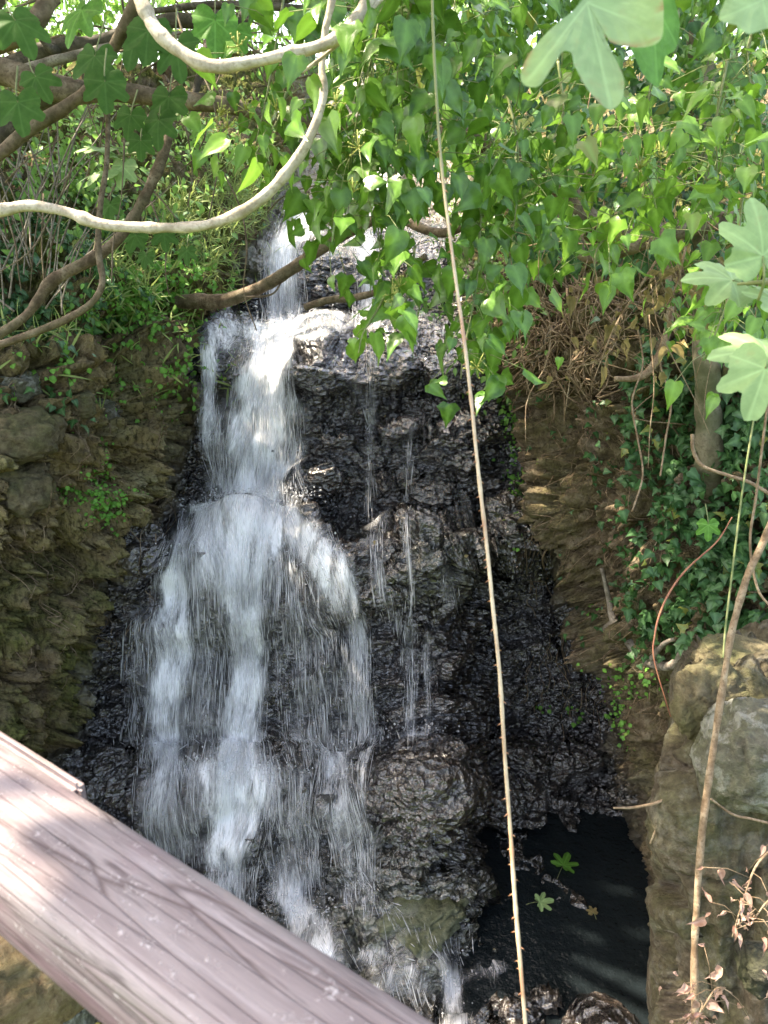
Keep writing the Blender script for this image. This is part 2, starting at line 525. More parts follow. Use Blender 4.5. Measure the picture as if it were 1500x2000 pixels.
M = dict(
    nearrock=m_stone('grey_brown_rock', (0.035, 0.027, 0.019), (0.085, 0.066, 0.046), (0.165, 0.135, 0.10), 0.38, 0.10),
    gorge=m_gorge(),
    veil=m_veil(), strand=m_strand(), pool=m_pool(), rail=m_rail(),
    stone=m_stone('mossy_brown_stone', (0.06, 0.047, 0.03), (0.14, 0.112, 0.07), (0.25, 0.205, 0.135), 0.5),
    grey=m_stone('grey_limestone', (0.055, 0.05, 0.042), (0.13, 0.12, 0.098), (0.24, 0.225, 0.185), 0.4, 0.35),
    tan=m_stone('tan_sandstone', (0.09, 0.062, 0.035), (0.20, 0.14, 0.078), (0.30, 0.23, 0.14), 0.35),
    wetstone=m_stone('wet_mossy_stone', (0.012, 0.011, 0.011), (0.03, 0.028, 0.024), (0.07, 0.065, 0.052), 0.3),
    greenstone=m_stone('green_wet_stone', (0.06, 0.065, 0.045), (0.15, 0.16, 0.11), (0.28, 0.29, 0.21), 0.5),
    pale=m_bark('pale_fig_bark', (0.33, 0.265, 0.19), (0.56, 0.48, 0.385), (0.70, 0.62, 0.52), 0.8, 1.0, 0.25),
    brown=m_bark('brown_bark', (0.07, 0.048, 0.03), (0.17, 0.125, 0.085), (0.28, 0.22, 0.16), 0.85, 0.8, 0.2),
    darkbark=m_bark('dark_bark', (0.035, 0.026, 0.02), (0.085, 0.066, 0.05), (0.17, 0.14, 0.115), 0.7, 0.8, 0.15),
    greybark=m_bark('grey_root_bark', (0.11, 0.09, 0.07), (0.24, 0.205, 0.17), (0.36, 0.32, 0.27), 0.85, 1.0, 0.15),
    mossbark=m_bark('mossy_trunk_bark', (0.10, 0.085, 0.055), (0.19, 0.165, 0.11), (0.27, 0.24, 0.17), 0.85, 0.6, 0.6),
    straw=m_bark('dry_stem', (0.13, 0.085, 0.05), (0.26, 0.185, 0.12), (0.38, 0.30, 0.21), 0.9, 1.2),
    ivy=m_leaf('ivy_leaf', (0.022, 0.075, 0.010), (0.095, 0.21, 0.024), 0.22, 0.30, 0.5),
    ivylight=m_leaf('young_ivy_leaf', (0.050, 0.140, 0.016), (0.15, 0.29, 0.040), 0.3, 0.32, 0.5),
    ivydark=m_leaf('shade_ivy_leaf', (0.022, 0.070, 0.024), (0.045, 0.120, 0.034), 0.2, 0.4, 0.4, 0.5),  # dark ivy of the banks; in the deep thicket it paints the shade
    fig=m_leaf('fig_leaf_green', (0.035, 0.095, 0.022), (0.065, 0.145, 0.032), 0.4, 0.6, 0.15, 0.22),
    figpale=m_leaf('fig_leaf_pale', (0.20, 0.32, 0.12), (0.25, 0.37, 0.15), 0.22, 0.5, 0.5, 0.28, None, 0.35),
    figbig=m_leaf('fig_leaf_near', (0.20, 0.32, 0.12), (0.22, 0.34, 0.135), 0.22, 0.5, 0.5, 0.30, None, 0.35, True),
    fern=m_leaf('fern_leaflet', (0.05, 0.16, 0.020), (0.12, 0.29, 0.045), 0.3, 0.5, 0.3),
    grass=m_leaf('grass_blade', (0.075, 0.14, 0.030), (0.22, 0.28, 0.085), 0.3, 0.55, 0.3),
    bush=m_leaf('bush_leaf', (0.055, 0.14, 0.025), (0.14, 0.27, 0.055), 0.35, 0.4, 0.45),
    dead=m_leaf('dead_leaf', (0.22, 0.085, 0.05), (0.42, 0.29, 0.24), 0.2, 0.7, 0.2, 0.3),
    wilt=m_leaf('wilted_leaf', (0.11, 0.095, 0.035), (0.27, 0.21, 0.095), 0.25, 0.6, 0.3, 0.3),
    bloom=m_plain('ivy_bud', (0.24, 0.28, 0.06), (0.42, 0.42, 0.12), 0.6, 300),
    scrub=m_plain('green_scrub', (0.02, 0.035, 0.010), (0.07, 0.10, 0.025), 0.9, 3, 0.1),
    cane=None, thorn=m_plain('thorn_red_brown', (0.30, 0.13, 0.07), (0.45, 0.24, 0.14), 0.5, 90),
    redcane=m_plain('red_cane', (0.24, 0.09, 0.06), (0.36, 0.17, 0.10), 0.5, 30),
    greencane=m_plain('green_cane', (0.15, 0.19, 0.07), (0.26, 0.28, 0.13), 0.5, 30),
)


def m_cane():
    g = G('bramble_cane_skin')
    z = g.n('SeparateXYZ', Vector=g.n('NewGeometry').outputs['Position']).outputs['Z']
    n = g.noise(g.pos(), 14, 4)
    n2 = g.noise(g.pos(1, 1, 0.3), 130, 3)
    col = g.ramp(n, (0.34, (0.46, 0.25, 0.16)), (0.42, (0.54, 0.40, 0.28)), (0.58, (0.64, 0.52, 0.37)))
    col = g.mix(g.ramp(n2, (0.4, 0.35), (0.6, 0.0)), col, (0.36, 0.23, 0.13))
    # green young wood towards the top of the cane
    col = g.mix(g.ramp(g.math('SUBTRACT', z, 1.55), (0.0, 0.0), (0.16, 1.0)), col, (0.22, 0.24, 0.10))
    return g.done(bsdf(g, Base_Color=col, Roughness=0.5, Specular_IOR_Level=0.4).outputs[0])


M['cane'] = m_cane()

# ------------------------------------------------------------------ the gorge (terrain)
def ip(b, *kv):
    return np.interp(b, [k for k, _ in kv], [v for _, v in kv])


def x_left(b):
    return ip(b, (100, 640), (300, 590), (430, 535), (480, 505), (560, 465), (640, 405), (690, 380), (850, 385), (1000, 325),
              (1100, 265), (1300, 190), (1500, 130), (1700, 110), (1850, 150), (2000, 190), (2400, 260))


def x_right(b):
    return ip(b, (100, 850), (430, 880), (640, 895), (700, 950), (780, 990), (1000, 1010), (1060, 1040), (1130, 1085), (1300, 1150),
              (1600, 1215), (1900, 1268), (2400, 1300))


POOL_Z = CZ - 4.9


def depth_map(a, b):
    ridge_shift = 26 * fbm(np.stack([a / 90, b * 0 + 3.3, b / 400], -1), 3, 40)
    bb = b + ridge_shift * ss(b, 560, 700)
    Dc = ip(bb, (100, 15), (250, 12.5), (330, 11.4), (425, 9.9), (432, 9.7), (472, 9.0), (500, 8.3), (560, 8.15), (622, 8.0), (640, 7.5),
            (688, 6.62), (712, 6.5), (850, 6.46), (985, 6.36), (1004, 6.25), (1040, 5.98), (1105, 5.82), (1130, 5.86), (1300, 5.95),
            (1465, 6.0), (1495, 5.82), (1560, 5.66), (1700, 5.68), (1790, 5.5), (1850, 5.28), (1900, 5.16), (2000, 4.86), (2400, 4.0))
    Db = ip(b, (100, 13), (300, 10.2), (430, 8.6), (560, 7.35), (700, 6.55), (1000, 6.35), (1300, 6.1), (1500, 6.0), (1700, 5.75),
            (1850, 5.35), (2000, 4.9), (2400, 4.0))
    # small steps on the right half of the face
    st = ss(a, 590, 640) * (1 - ss(a, 900, 980))
    Dc = Dc + st * (0.16 * ss(bb, 770, 800) * (1 - ss(bb, 815, 835)) - 0.10 * ss(bb, 826, 834) * (1 - ss(bb, 930, 985)))
    Dc = Dc - st * 0.22 * ss(bb, 1025, 1085) * (1 - ss(bb, 1105, 1240)) + 0.18 * st * ss(bb, 900, 985) * (1 - ss(bb, 1010, 1030))
    # recess under the ledge on the right
    rc = ss(a, 860, 960) * ss(bb, 1085, 1130)
    Dc = Dc + 0.95 * rc * (1 - ss(bb, 1640, 1760))
    # rock knob below the trickles
    kn = np.exp(-(((a - 850) / 130) ** 2 + ((b - 1560) / 110) ** 2))
    Dc = Dc - 0.38 * kn
    lo = (5.12 - 0.22 * fbm(np.stack([a / 70, b / 45, a * 0], -1), 3, 55) * ss(b, 1780, 1900)) / (0.3746 + 0.9272 * np.maximum(b - 1000, 1) / F)      # bed below the pool surface
    jj = 45 * fbm(np.stack([a / 60, b / 60, a * 0], -1), 3, 57)
    w = ss(a + jj, 905, 1010) * ss(b + jj, 1630, 1720)
    Dc = Dc * (1 - w) + np.where(b > 1500, lo, 6) * w
    g = np.clip(x_left(b) - a, 0, None)
    L = Db * (1 - 0.42 * (1 - np.exp(-g / 330)))
    Dc = Dc + (L - Dc) * ss(g, 0, 70)
    h = np.clip(a - x_right(b), 0, None)
    R = Db * (1 - 0.44 * (1 - np.exp(-h / 270)))
    return Dc + (R - Dc) * ss(h, 0, 80)


STEP = 3.0
AV = np.arange(-420, 1860, STEP)
BV = np.arange(120, 2280, STEP)
GA, GB = np.meshgrid(AV, BV)                     # rows: b, columns: a
base = P(GA, GB, depth_map(GA, GB))


def blur(x, k):
    for _ in range(k):
        y = x.copy()
        y[1:-1] = (x[:-2] + 2 * x[1:-1] + x[2:]) / 4
        z = y.copy()
        z[:, 1:-1] = (y[:, :-2] + 2 * y[:, 1:-1] + y[:, 2:]) / 4
        x = z
    return x


def normals(S):
    da = np.gradient(S, axis=1)
    db = np.gradient(S, axis=0)
    n = unit(np.cross(db, da))
    tocam = CAM - S
    s = np.sign((n * tocam).sum(-1, keepdims=True))
    return n * np.where(s == 0, 1, s)


NB = unit(blur(normals(base), 6))
jit = 30 * fbm(np.stack([GA / 70, GB / 70, GA * 0], -1), 4, 3)
LEFT = ss(x_left(GB) - GA + jit, -25, 55)          # 1 on the dry left bank
RIGHT = ss(GA - x_right(GB) + jit, -25, 65)
BACK = np.clip(1 - LEFT - RIGHT, 0, 1)
far = ss(GB, 430, 640)                               # little relief on the far slope
cv, ce = cells(base * 3.1 + 0.35 * fbm(base * 2.1, 3, 5)[..., None], 21)
cv2, ce2 = cells(base * np.array([6.5, 6.5, 8.5]) + 0.3 * fbm(base * 5, 2, 6)[..., None], 31)
blk = 0.11 * cv - 0.09 * (1 - ss(ce, 0, 0.13)) + 0.05 * cv2 - 0.05 * (1 - ss(ce2, 0, 0.14))
lump = 0.10 * ridge(base * 1.9, 4, 60) + 0.03 * ridge(base * np.array([6, 6, 7.5]), 3, 70) + 0.006 * ridge(base * 19, 3, 90)
soilr = 0.13 * fbm(base * np.array([2.3, 2.3, 1.2]), 4, 80) + 0.05 * ridge(base * np.array([5, 5, 2]), 3, 81) + 0.018 * fbm(base * 26, 2, 82)
crag = 0.06 * ridge(base * np.array([4.2, 4.2, 3.4]) + 3.3, 4, 110) + 0.03 * ridge(base * np.array([13, 13, 9]), 3, 120)
cv3, ce3 = cells(base * np.array([2.6, 2.6, 6.0]) + 0.25 * fbm(base * 2.7, 3, 8)[..., None], 41)
cv4, ce4 = cells(base * np.array([7, 7, 15.0]) + 0.25 * fbm(base * 6, 2, 9)[..., None], 43)
ledge = 0.18 * cv3 - 0.07 * (1 - ss(ce3, 0, 0.12)) + 0.035 * cv4 - 0.02 * (1 - ss(ce4, 0, 0.15)) + 0.008 * ridge(base * np.array([22, 22, 30]), 2, 95)
disp = LEFT * (blk * 1.6 + 0.45 * soilr + crag) + BACK * (0.40 * lump + ledge) + RIGHT * (soilr * 1.0 + 1.0 * blk + 1.1 * crag)
disp = disp * (0.35 + 0.65 * far)
steep = np.clip(GA - x_right(GB), 0, None)
disp = disp * (1 - 0.6 * RIGHT * (1 - ss(steep, 90, 220)) * ss(GB, 1250, 1450))
SURF = base + NB * disp[..., None]
NRM = normals(SURF)
NSM = unit(blur(NRM, 8))
SMOOTH = blur(SURF, 5)

WET = np.clip(BACK * 1.15, 0, 1) * (0.6 + 0.4 * ss(GB, 380, 480))
WET = np.clip(WET + 0.55 * RIGHT * ss(GB, 1500, 1700) * (1 - ss(GA, 1240, 1300)), 0, 1)
lowmoss = np.exp(-(((GA - 760) / 190) ** 2 + ((GB - 1800) / 120) ** 2)) + 0.8 * np.exp(-(((GA - 880) / 110) ** 2 + ((GB - 1900) / 45) ** 2)) \
    + 0.5 * np.exp(-(((GA - 900) / 130) ** 2 + ((GB - 1120) / 60) ** 2)) + 0.6 * np.exp(-(((GA - 400) / 60) ** 2 + ((GB - 1230) / 70) ** 2))
MOSS = np.clip(LEFT * (0.45 + 0.4 * ss(GB, 900, 1300)) + RIGHT * 0.35 + BACK * np.clip(lowmoss, 0, 1), 0, 1)
MOSS = np.clip(MOSS + 0.7 * ss(700 - GB, 0, 200) * (LEFT + RIGHT), 0, 1)
SOIL = np.clip(RIGHT * 0.85 + LEFT * 0.45 * ss(fbm(base * 1.3, 3, 51), -0.2, 0.5) + LEFT * 0.5 * ss(760 - GB, 0, 120), 0, 1)

NA, NBR = len(AV), len(BV)
qi = (np.arange(NBR - 1)[:, None] * NA + np.arange(NA - 1)[None]).ravel()
QUADS = np.stack([qi, qi + 1, qi + NA + 1, qi + NA], -1)[:, ::-1]
region = np.where(LEFT > 0.5, 0, np.where(RIGHT > 0.5, 2, 1))[:-1, :-1].ravel()


def part_of_grid(name, keep, S, mat, attrs):
    q = QUADS[keep]
    used, inv = np.unique(q, return_inverse=True)
    return mesh(name, S.reshape(-1, 3)[used], inv.reshape(q.shape), mat, None, True,
                {k: v.reshape(NA * NBR, -1)[used].squeeze() for k, v in attrs.items()})


at = {'wet': WET, 'moss': MOSS, 'soil': SOIL}
for nm, k, lb in (('left_bank', 0, 'steep brown earth and rock bank left of the waterfall'),
                  ('rock_face', 1, 'dark wet stepped rock face behind the falling water'),
                  ('right_bank', 2, 'shaded brown soil bank right of the waterfall')):
    o = part_of_grid(nm, region == k, SURF, M['gorge'], at)
    tag(o, lb, None, None, 'structure')


def S(a, b, off=0.0, arr=None):
    """point on the gorge surface at measured pixel (a, b), lifted off along the normal; returns pos, normal"""
    a = np.asarray(a, float)
    b = np.asarray(b, float)
    u = np.clip((a - AV[0]) / STEP, 0, NA - 1.001)
    v = np.clip((b - BV[0]) / STEP, 0, NBR - 1.001)
    i, j = u.astype(int), v.astype(int)
    fu, fv = (u - i)[..., None], (v - j)[..., None]

    def g(X):
        return (X[j, i] * (1 - fu) + X[j, i + 1] * fu) * (1 - fv) + (X[j + 1, i] * (1 - fu) + X[j + 1, i + 1] * fu) * fv
    n = unit(g(NSM))
    return g(SURF if arr is None else arr) + n * np.asarray(off)[..., None], n


def surf_d(a, b):
    return float((S(np.array([float(a)]), np.array([float(b)]))[0][0] - CAM) @ FWD)


# ------------------------------------------------------------------ water
# streams measured on the photograph: points (px, py, half width, density)
STREAMS = [
    [(440, 668, 34, .5), (490, 672, 34, .62), (540, 668, 34, .8)],
    [(420, 690, 26, .4), (470, 690, 30, .5)],
    [(700, 668, 24, .45), (760, 676, 24, .4), (820, 668, 22, .4)],
    [(640, 672, 40, .5), (600, 690, 36, .6)],
    [(730, 330, 40, .6), (720, 400, 45, .8), (700, 455, 40, .7)],
    [(600, 425, 34, .9), (590, 455, 42, .95), (560, 490, 42, .95), (553, 520, 36, .9), (555, 560, 38, .75), (552, 615, 36, .8), (545, 645, 45, 1.)],
    [(705, 470, 30, .6), (716, 520, 26, .6), (722, 580, 26, .6), (725, 640, 40, .7)],
    [(850, 642, 14, .35), (800, 650, 26, .5), (740, 660, 34, .42), (680, 655, 36, .55), (620, 660, 36, .62), (560, 680, 45, .9)],
    [(560, 650, 55, 1.), (530, 700, 55, 1.), (515, 760, 56, .95), (515, 830, 66, .85), (510, 910, 74, .75), (505, 1000, 82, .85)],
    [(540, 660, 60, .8), (470, 670, 50, .6), (440, 690, 40, .6)],
    [(412, 705, 16, .7), (410, 770, 12, .75), (415, 800, 20, .6), (420, 850, 24, .5), (430, 900, 16, .3)],
    [(478, 1000, 96, 1.), (470, 1030, 100, .95), (460, 1080, 120, .75), (455, 1130, 130, .5)],
    [(360, 1060, 30, .5), (345, 1120, 26, .85), (348, 1250, 34, .82), (338, 1400, 34, .75), (328, 1500, 36, .65)],
    [(480, 1090, 45, .8), (485, 1200, 36, .78), (482, 1320, 36, .82), (478, 1450, 40, .82), (470, 1530, 60, .7)],
    [(560, 1020, 40, .8), (610, 1075, 40, .75), (655, 1110, 32, .75), (690, 1180, 26, .55), (705, 1300, 22, .45), (715, 1440, 22, .4)],
    [(590, 1110, 80, .30), (610, 1250, 100, .27), (630, 1400, 100, .28), (650, 1500, 90, .36)],
    [(410, 1140, 50, .30), (405, 1300, 50, .30), (400, 1450, 60, .34)],
    [(300, 1180, 36, .26), (285, 1330, 40, .24), (280, 1440, 40, .14)],
    [(320, 1490, 30, .75), (345, 1520, 50, .7), (340, 1580, 50, .5), (345, 1660, 50, .35)],
    [(478, 1488, 60, .35), (480, 1512, 76, .8), (470, 1560, 84, .8), (460, 1620, 60, .74), (455, 1700, 46, .6), (450, 1780, 40, .45)],
    [(560, 1520, 50, .5), (580, 1600, 60, .35), (590, 1700, 55, .4)],
    [(660, 1480, 40, .6), (670, 1540, 52, .55), (690, 1620, 50, .4), (710, 1700, 36, .4), (700, 1780, 30, .35)],
    [(556, 1660, 40, .3), (562, 1700, 46, .5), (575, 1770, 50, .85), (600, 1830, 50, .75), (630, 1900, 54, .6)],
    [(742, 1490, 8, .6), (735, 1560, 7, .5), (735, 1640, 10, .4)],
    [(735, 700, 16, 0.44), (728, 760, 11, 0.40), (725, 830, 11, 0.40), (722, 900, 9, 0.32), (722, 985, 9, 0.24)],
    [(640, 700, 31, 0.20), (690, 760, 18, 0.24), (720, 800, 14, 0.28)],
    [(802, 835, 6, 0.40), (798, 900, 5, 0.36), (796, 970, 5, 0.24)],
    [(740, 1020, 24, 0.40), (735, 1060, 24, 0.24), (740, 1120, 12, 0.24), (775, 1210, 12, 0.24)],
    [(798, 1040, 5, 0.40), (795, 1120, 6, 0.32), (795, 1180, 13, 0.32), (795, 1230, 18, 0.32), (800, 1320, 13, 0.36), (805, 1430, 14, 0.40), (810, 1446, 37, 0.56)],
    [(832, 1230, 5, 0.36), (832, 1330, 5, 0.40), (834, 1430, 5, 0.48)],
    [(860, 1100, 7, 0.36), (865, 1150, 13, 0.28)],
    [(780, 1770, 60, .22), (830, 1850, 70, .25), (870, 1880, 40, .5), (880, 1920, 28, .75), (885, 1990, 24, .7), (890, 2060, 24, .6)],
    [(760, 1920, 70, .5), (790, 1960, 80, .4)],
    [(700, 1960, 60, .6), (720, 2010, 60, .5)],
    [(955, 1890, 30, .45), (945, 1905, 40, .4)],
    [(690, 1700, 60, .26), (740, 1790, 80, .30), (800, 1870, 80, .30), (850, 1900, 60, .4)],
    [(720, 1880, 70, .42), (800, 1915, 80, .42), (930, 1905, 40, .25)],
]
STR = [spline([(p[0], p[1], 0, p[2], p[3]) for p in s], max(12, int(abs(s[-1][1] - s[0][1]) / 8))) for s in STREAMS]


def density(a, b):
    """how much white water flows at measured pixel (a, b)"""
    d = np.zeros(np.broadcast(a, b).shape)
    for s in STR:
        x0, x1 = s[:, 0].min() - 140, s[:, 0].max() + 140
        m = (a > x0) & (a < x1) & (b > s[:, 1].min() - 16) & (b < s[:, 1].max() + 16)
        if not m.any():
            continue
        aa, bb = a[m][:, None], b[m][:, None]
        wob = 1.12 * (1 + 0.30 * vn(np.stack([aa * 0 + s[0, 0], bb / 38, aa / 60], -1), 77))
        e = 1 - np.sqrt(((aa - s[:, 0]) / (s[:, 3] * wob)) ** 2 * 0.75 + ((bb - s[:, 1]) / 15.0) ** 2)
        val = np.clip(e * 1.7, 0, 1) * s[:, 4]
        d[m] = np.maximum(d[m], val.max(1))
    return d


DEN = density(GA.ravel(), GB.ravel()).reshape(GA.shape)
DEN = blur(DEN[..., None], 3)[..., 0]
DEN = np.clip(DEN * (1 + 0.30 * fbm(np.stack([GA / 16, GB / 55, GA * 0], -1), 3, 91)), 0, 1)
NW = unit(blur(NB, 40))
mx = disp.copy()
for k in range(1, 7):                              # the water runs over the highest rock within a few cm
    for sg in (-k, k):
        for ax in (0, 1):
            mx = np.maximum(mx, np.roll(disp, sg, axis=ax))
mx = blur(np.maximum(blur(mx[..., None], 6)[..., 0], disp)[..., None], 45)
WSM = blur(base, 10)
WSURF = WSM + NW * (mx + (0.035 + 0.02 * fbm(base * 5, 2, 15))[..., None])
fl = np.stack([WSURF[..., 0] + 0.25 * fbm(WSURF * 0.9, 2, 14), np.cumsum(np.concatenate([np.zeros((1, NA)), np.linalg.norm(np.diff(WSURF, axis=0), axis=-1)]), 0), GA * 0], -1)
keep = (DEN[:-1, :-1].ravel() > 0.03)
o = part_of_grid('waterfall', keep, WSURF, M['veil'], {'dens': DEN, 'flow': fl})
tag(o, 'white water tumbling down the dark stepped rock', None, None, 'structure')


def make_strands():
    bag_V, bag_F, nv = [], [], 0
    wts = []
    for s in STR:
        L = np.linalg.norm(np.diff(s[:, :2], axis=0), axis=1).sum()
        if abs(s[-1, 0] - s[0, 0]) > 0.75 * abs(s[-1, 1] - s[0, 1]):
            L *= 0.04
        if s[:, 1].mean() > 1740:
            L *= 0.25
        wts.append(L * s[:, 3].mean() * s[:, 4].mean() ** 1.3)
    wts = np.array(wts) / sum(wts)
    N = 42000
    pick = RNG.choice(len(STR), N, p=wts)
    A0, B0, A1, B1, WD = [], [], [], [], []
    for k, s in enumerate(STR):
        n = int((pick == k).sum())
        t = RNG.random(n) * (len(s) - 1)
        i = np.minimum(t.astype(int), len(s) - 2)
        f = (t - i)[:, None]
        q = s[i] * (1 - f) + s[i + 1] * f
        lat = np.clip(RNG.normal(0, 0.55, n), -1.15, 1.15)
        a0, b0 = q[:, 0] + lat * q[:, 3], q[:, 1] + RNG.normal(0, 5, n)
        tg = unit(s[i + 1][:, :2] - s[i][:, :2])
        spread = np.clip((s[i + 1][:, 3] - s[i][:, 3]) / np.maximum(np.linalg.norm(s[i + 1][:, :2] - s[i][:, :2], axis=1), 1), -0.25, 0.45)
        dirx = 0.45 * tg[:, 0] + 0.6 * lat * spread + RNG.normal(0, 0.02, n)
        diry = tg[:, 1]
        ln = np.abs(RNG.normal(0, 28, n)) + 8
        A0.append(a0); B0.append(b0); A1.append(a0 + dirx * ln); B1.append(b0 + diry * ln)
        WD.append(0.0013 + 0.0036 * RNG.random(n) ** 3)
    A0, B0, A1, B1, WD = map(np.concatenate, (A0, B0, A1, B1, WD))
    # drops fall in bunches
    k = vn(np.stack([A0 / 9, B0 / 60, A0 * 0], -1), 501) + 0.6 * vn(np.stack([A0 / 24, B0 / 40, A0 * 0], -1), 502) > RNG.uniform(-0.9, 0.5, len(A0))
    A0, B0, A1, B1, WD = A0[k], B0[k], A1[k], B1[k], WD[k]
    n = len(A0)
    off0 = RNG.uniform(0.0, 0.09, n)
    rings = []
    K = 4
    p0, nn = S(A0, B0, off0, WSURF)
    q0, _ = S(A0, B0, 0.0, WSURF)
    q1, _ = S(A1, B1, 0.0, WSURF)
    dq = q1 - q0
    p1 = p0 + dq * np.array([1, 0.8, 1])
    for k in range(K):
        rings.append(p0 + (p1 - p0) * (k / (K - 1)))
    R = np.stack(rings, 1)
    T = unit(R[:, -1] - R[:, 0])
    X = unit(np.cross(T, np.array([0.0, -1, 0.3])))
    Y = np.cross(T, X)
    prof = np.array([0.1, 0.8, 1.0, 0.1])
    ang = np.array([0, 2.094, 4.189])
    ring = X[:, None, None] * np.cos(ang)[None, None, :, None] + Y[:, None, None] * np.sin(ang)[None, None, :, None]
    V = R[:, :, None] + ring * (WD[:, None] * prof)[:, :, None, None]
    V = V.reshape(-1, 3)
    bi = np.arange(n)[:, None, None] * 12
    ki = np.arange(K - 1)[None, :, None] * 3
    ji = np.arange(3)[None, None]
    j2 = (ji + 1) % 3
    Fq = np.stack([bi + ki + ji, bi + ki + j2, bi + ki + 3 + j2, bi + ki + 3 + ji], -1).reshape(-1, 4)
    return V, Fq


V, Fq = make_strands()
o = mesh('falling_water_streaks', V, Fq, M['strand'])
tag(o, 'thin streaks of white water falling from ledge to ledge', None, None, 'stuff')

# splashing drops at the foot of each drop
def make_drops():
    spots = [(478, 1003, 110, 14, 800), (575, 975, 26, 14, 90), (330, 1500, 40, 14, 120), (470, 1520, 90, 16, 500), (545, 645, 60, 14, 200),
             (810, 1443, 60, 8, 130), (600, 1780, 70, 40, 260), (640, 1110, 60, 14, 110), (670, 1500, 50, 30, 110), (340, 1110, 30, 16, 60),
             (470, 690, 60, 20, 120), (885, 1930, 40, 50, 110), (700, 655, 90, 10, 160)]
    tv = np.array([[0, 0, 1], [1, 0, 0], [0, 1, 0], [-1, 0, 0], [0, -1, 0], [0, 0, -1]], float)
    tf = np.array([[0, 1, 2], [0, 2, 3], [0, 3, 4], [0, 4, 1], [5, 2, 1], [5, 3, 2], [5, 4, 3], [5, 1, 4]])
    Vs, Fs, c = [], [], 0
    for (x, y, sx, sy, n) in spots:
        a = x + RNG.normal(0, sx * 0.6, n)
        b = y + RNG.normal(0, sy * 0.8, n)
        p, nn = S(a, b, np.abs(RNG.normal(0.03, 0.05, n)), WSURF)
        p[:, 2] += np.abs(RNG.normal(0, 0.03, n))
        r = RNG.uniform(0.003, 0.009, n)
        d = RNG.normal(0, 1, (n, 1, 3)) * 0.5 + 1
        V = p[:, None] + tv[None] * r[:, None, None] * np.clip(d, 0.4, 2)
        Vs.append(V.reshape(-1, 3))
        Fs.append((tf[None] + (np.arange(n) * 6)[:, None, None] + c).reshape(-1, 3))
        c += n * 6
    return np.concatenate(Vs), np.concatenate(Fs)


V, Fq = make_drops()
o = mesh('splash_drops', V, Fq, M['strand'])
tag(o, 'white drops splashing up at the foot of each cascade', None, None, 'stuff')

# dark pool in the recess
pv = np.array([P(-100, 2300, 4.9 / 1.12)[0] if False else (-2.2, 3.0, POOL_Z), (2.6, 3.0, POOL_Z), (2.6, 5.6, POOL_Z), (-2.2, 5.6, POOL_Z)])
n = 40
gx, gy = np.meshgrid(np.linspace(0.45, 2.7, n), np.linspace(2.6, 5.6, n))
pvv = np.stack([gx, gy, POOL_Z + 0.004 * fbm(np.stack([gx * 4, gy * 4, gx * 0], -1), 2, 1)], -1).reshape(-1, 3)
qq = (np.arange(n - 1)[:, None] * n + np.arange(n - 1)[None]).ravel()
o = mesh('pool_water', pvv, np.stack([qq, qq + 1, qq + n + 1, qq + n], -1), M['pool'])
tag(o, 'dark still pool in the recess beside the waterfall', None, None, 'structure')

# ground around: one wide sheet far below eye level, hidden by the banks
n = 60
gx, gy = np.meshgrid(np.linspace(-60, 60, n), np.linspace(-40, 90, n))
rad = np.hypot(gx, gy - 4)
hz = -5.6 + 4.4 * ss(rad, 9, 26) + 7 * ss(gy, 14, 50) + 0.6 * fbm(np.stack([gx * .15, gy * .15, gx * 0], -1), 3, 2)
gv = np.stack([gx, gy, hz], -1).reshape(-1, 3)
qq = (np.arange(n - 1)[:, None] * n + np.arange(n - 1)[None]).ravel()
zz = np.zeros(len(gv))
o = mesh('ground', gv, np.stack([qq, qq + 1, qq + n + 1, qq + n], -1), M['scrub'], attrs={'wet': zz, 'moss': zz + 0.9, 'soil': zz + 0.4})
tag(o, 'overgrown valley ground around the gorge', None, None, 'structure')

# near rock buttress on the right
def buttress():
    nb, nw = 230, 130
    bs = np.linspace(1255, 2330, nb)
    ws = np.linspace(0, 1, nw)
    W, B = np.meshgrid(ws, bs)
    xl = ip(B, (1255, 1345), (1330, 1322), (1400, 1318), (1500, 1292), (1640, 1290), (1800, 1282), (2000, 1278), (2330, 1285))
    phi = np.clip(W / 0.35, 0, 1) * math.pi / 2
    A = xl + 75 * (1 - np.cos(phi)) + np.clip((W - 0.35) / 0.65, 0, 1) * 480
    D = 2.45 + 1.3 * (1 - np.sin(phi)) - 0.25 * np.clip((W - 0.35) / 0.65, 0, 1) + 1.0 * (1 - ss(B, 1255, 1345)) ** 2
    p = P(A, B, D)
    da, db = np.gradient(p, axis=1), np.gradient(p, axis=0)
    nn = unit(np.cross(db, da))
    sg = np.sign((nn * (CAM - p)).sum(-1, keepdims=True))
    nn = unit(blur(nn * sg, 5))
    cvv, cee = cells(p * 4.2, 77)
    d = 0.07 * cvv - 0.03 * (1 - ss(cee, 0, 0.12)) + 0.06 * ridge(p * np.array([4, 4, 1.6]), 4, 78) + 0.012 * fbm(p * 30, 2, 79)
    d = d * (0.25 + 0.75 * ss(W, 0.08, 0.34))
    p = p + nn * d[..., None]
    q = (np.arange(nb - 1)[:, None] * nw + np.arange(nw - 1)[None]).ravel()
    Q = np.stack([q, q + 1, q + nw + 1, q + nw], -1)[:, ::-1]
    z = np.zeros(nb * nw)
    ms = np.clip(0.25 + 0.5 * fbm(p * 2.5, 3, 83), 0, 1).ravel()
    return p.reshape(-1, 3), Q, {'wet': z + 0.12, 'moss': ms, 'soil': z + 0.45}


V, Q, at2 = buttress()
o = mesh('rock_buttress', V, Q, M['nearrock'], attrs=at2)
tag(o, 'brown near rock buttress at the lower right', None, None, 'structure')

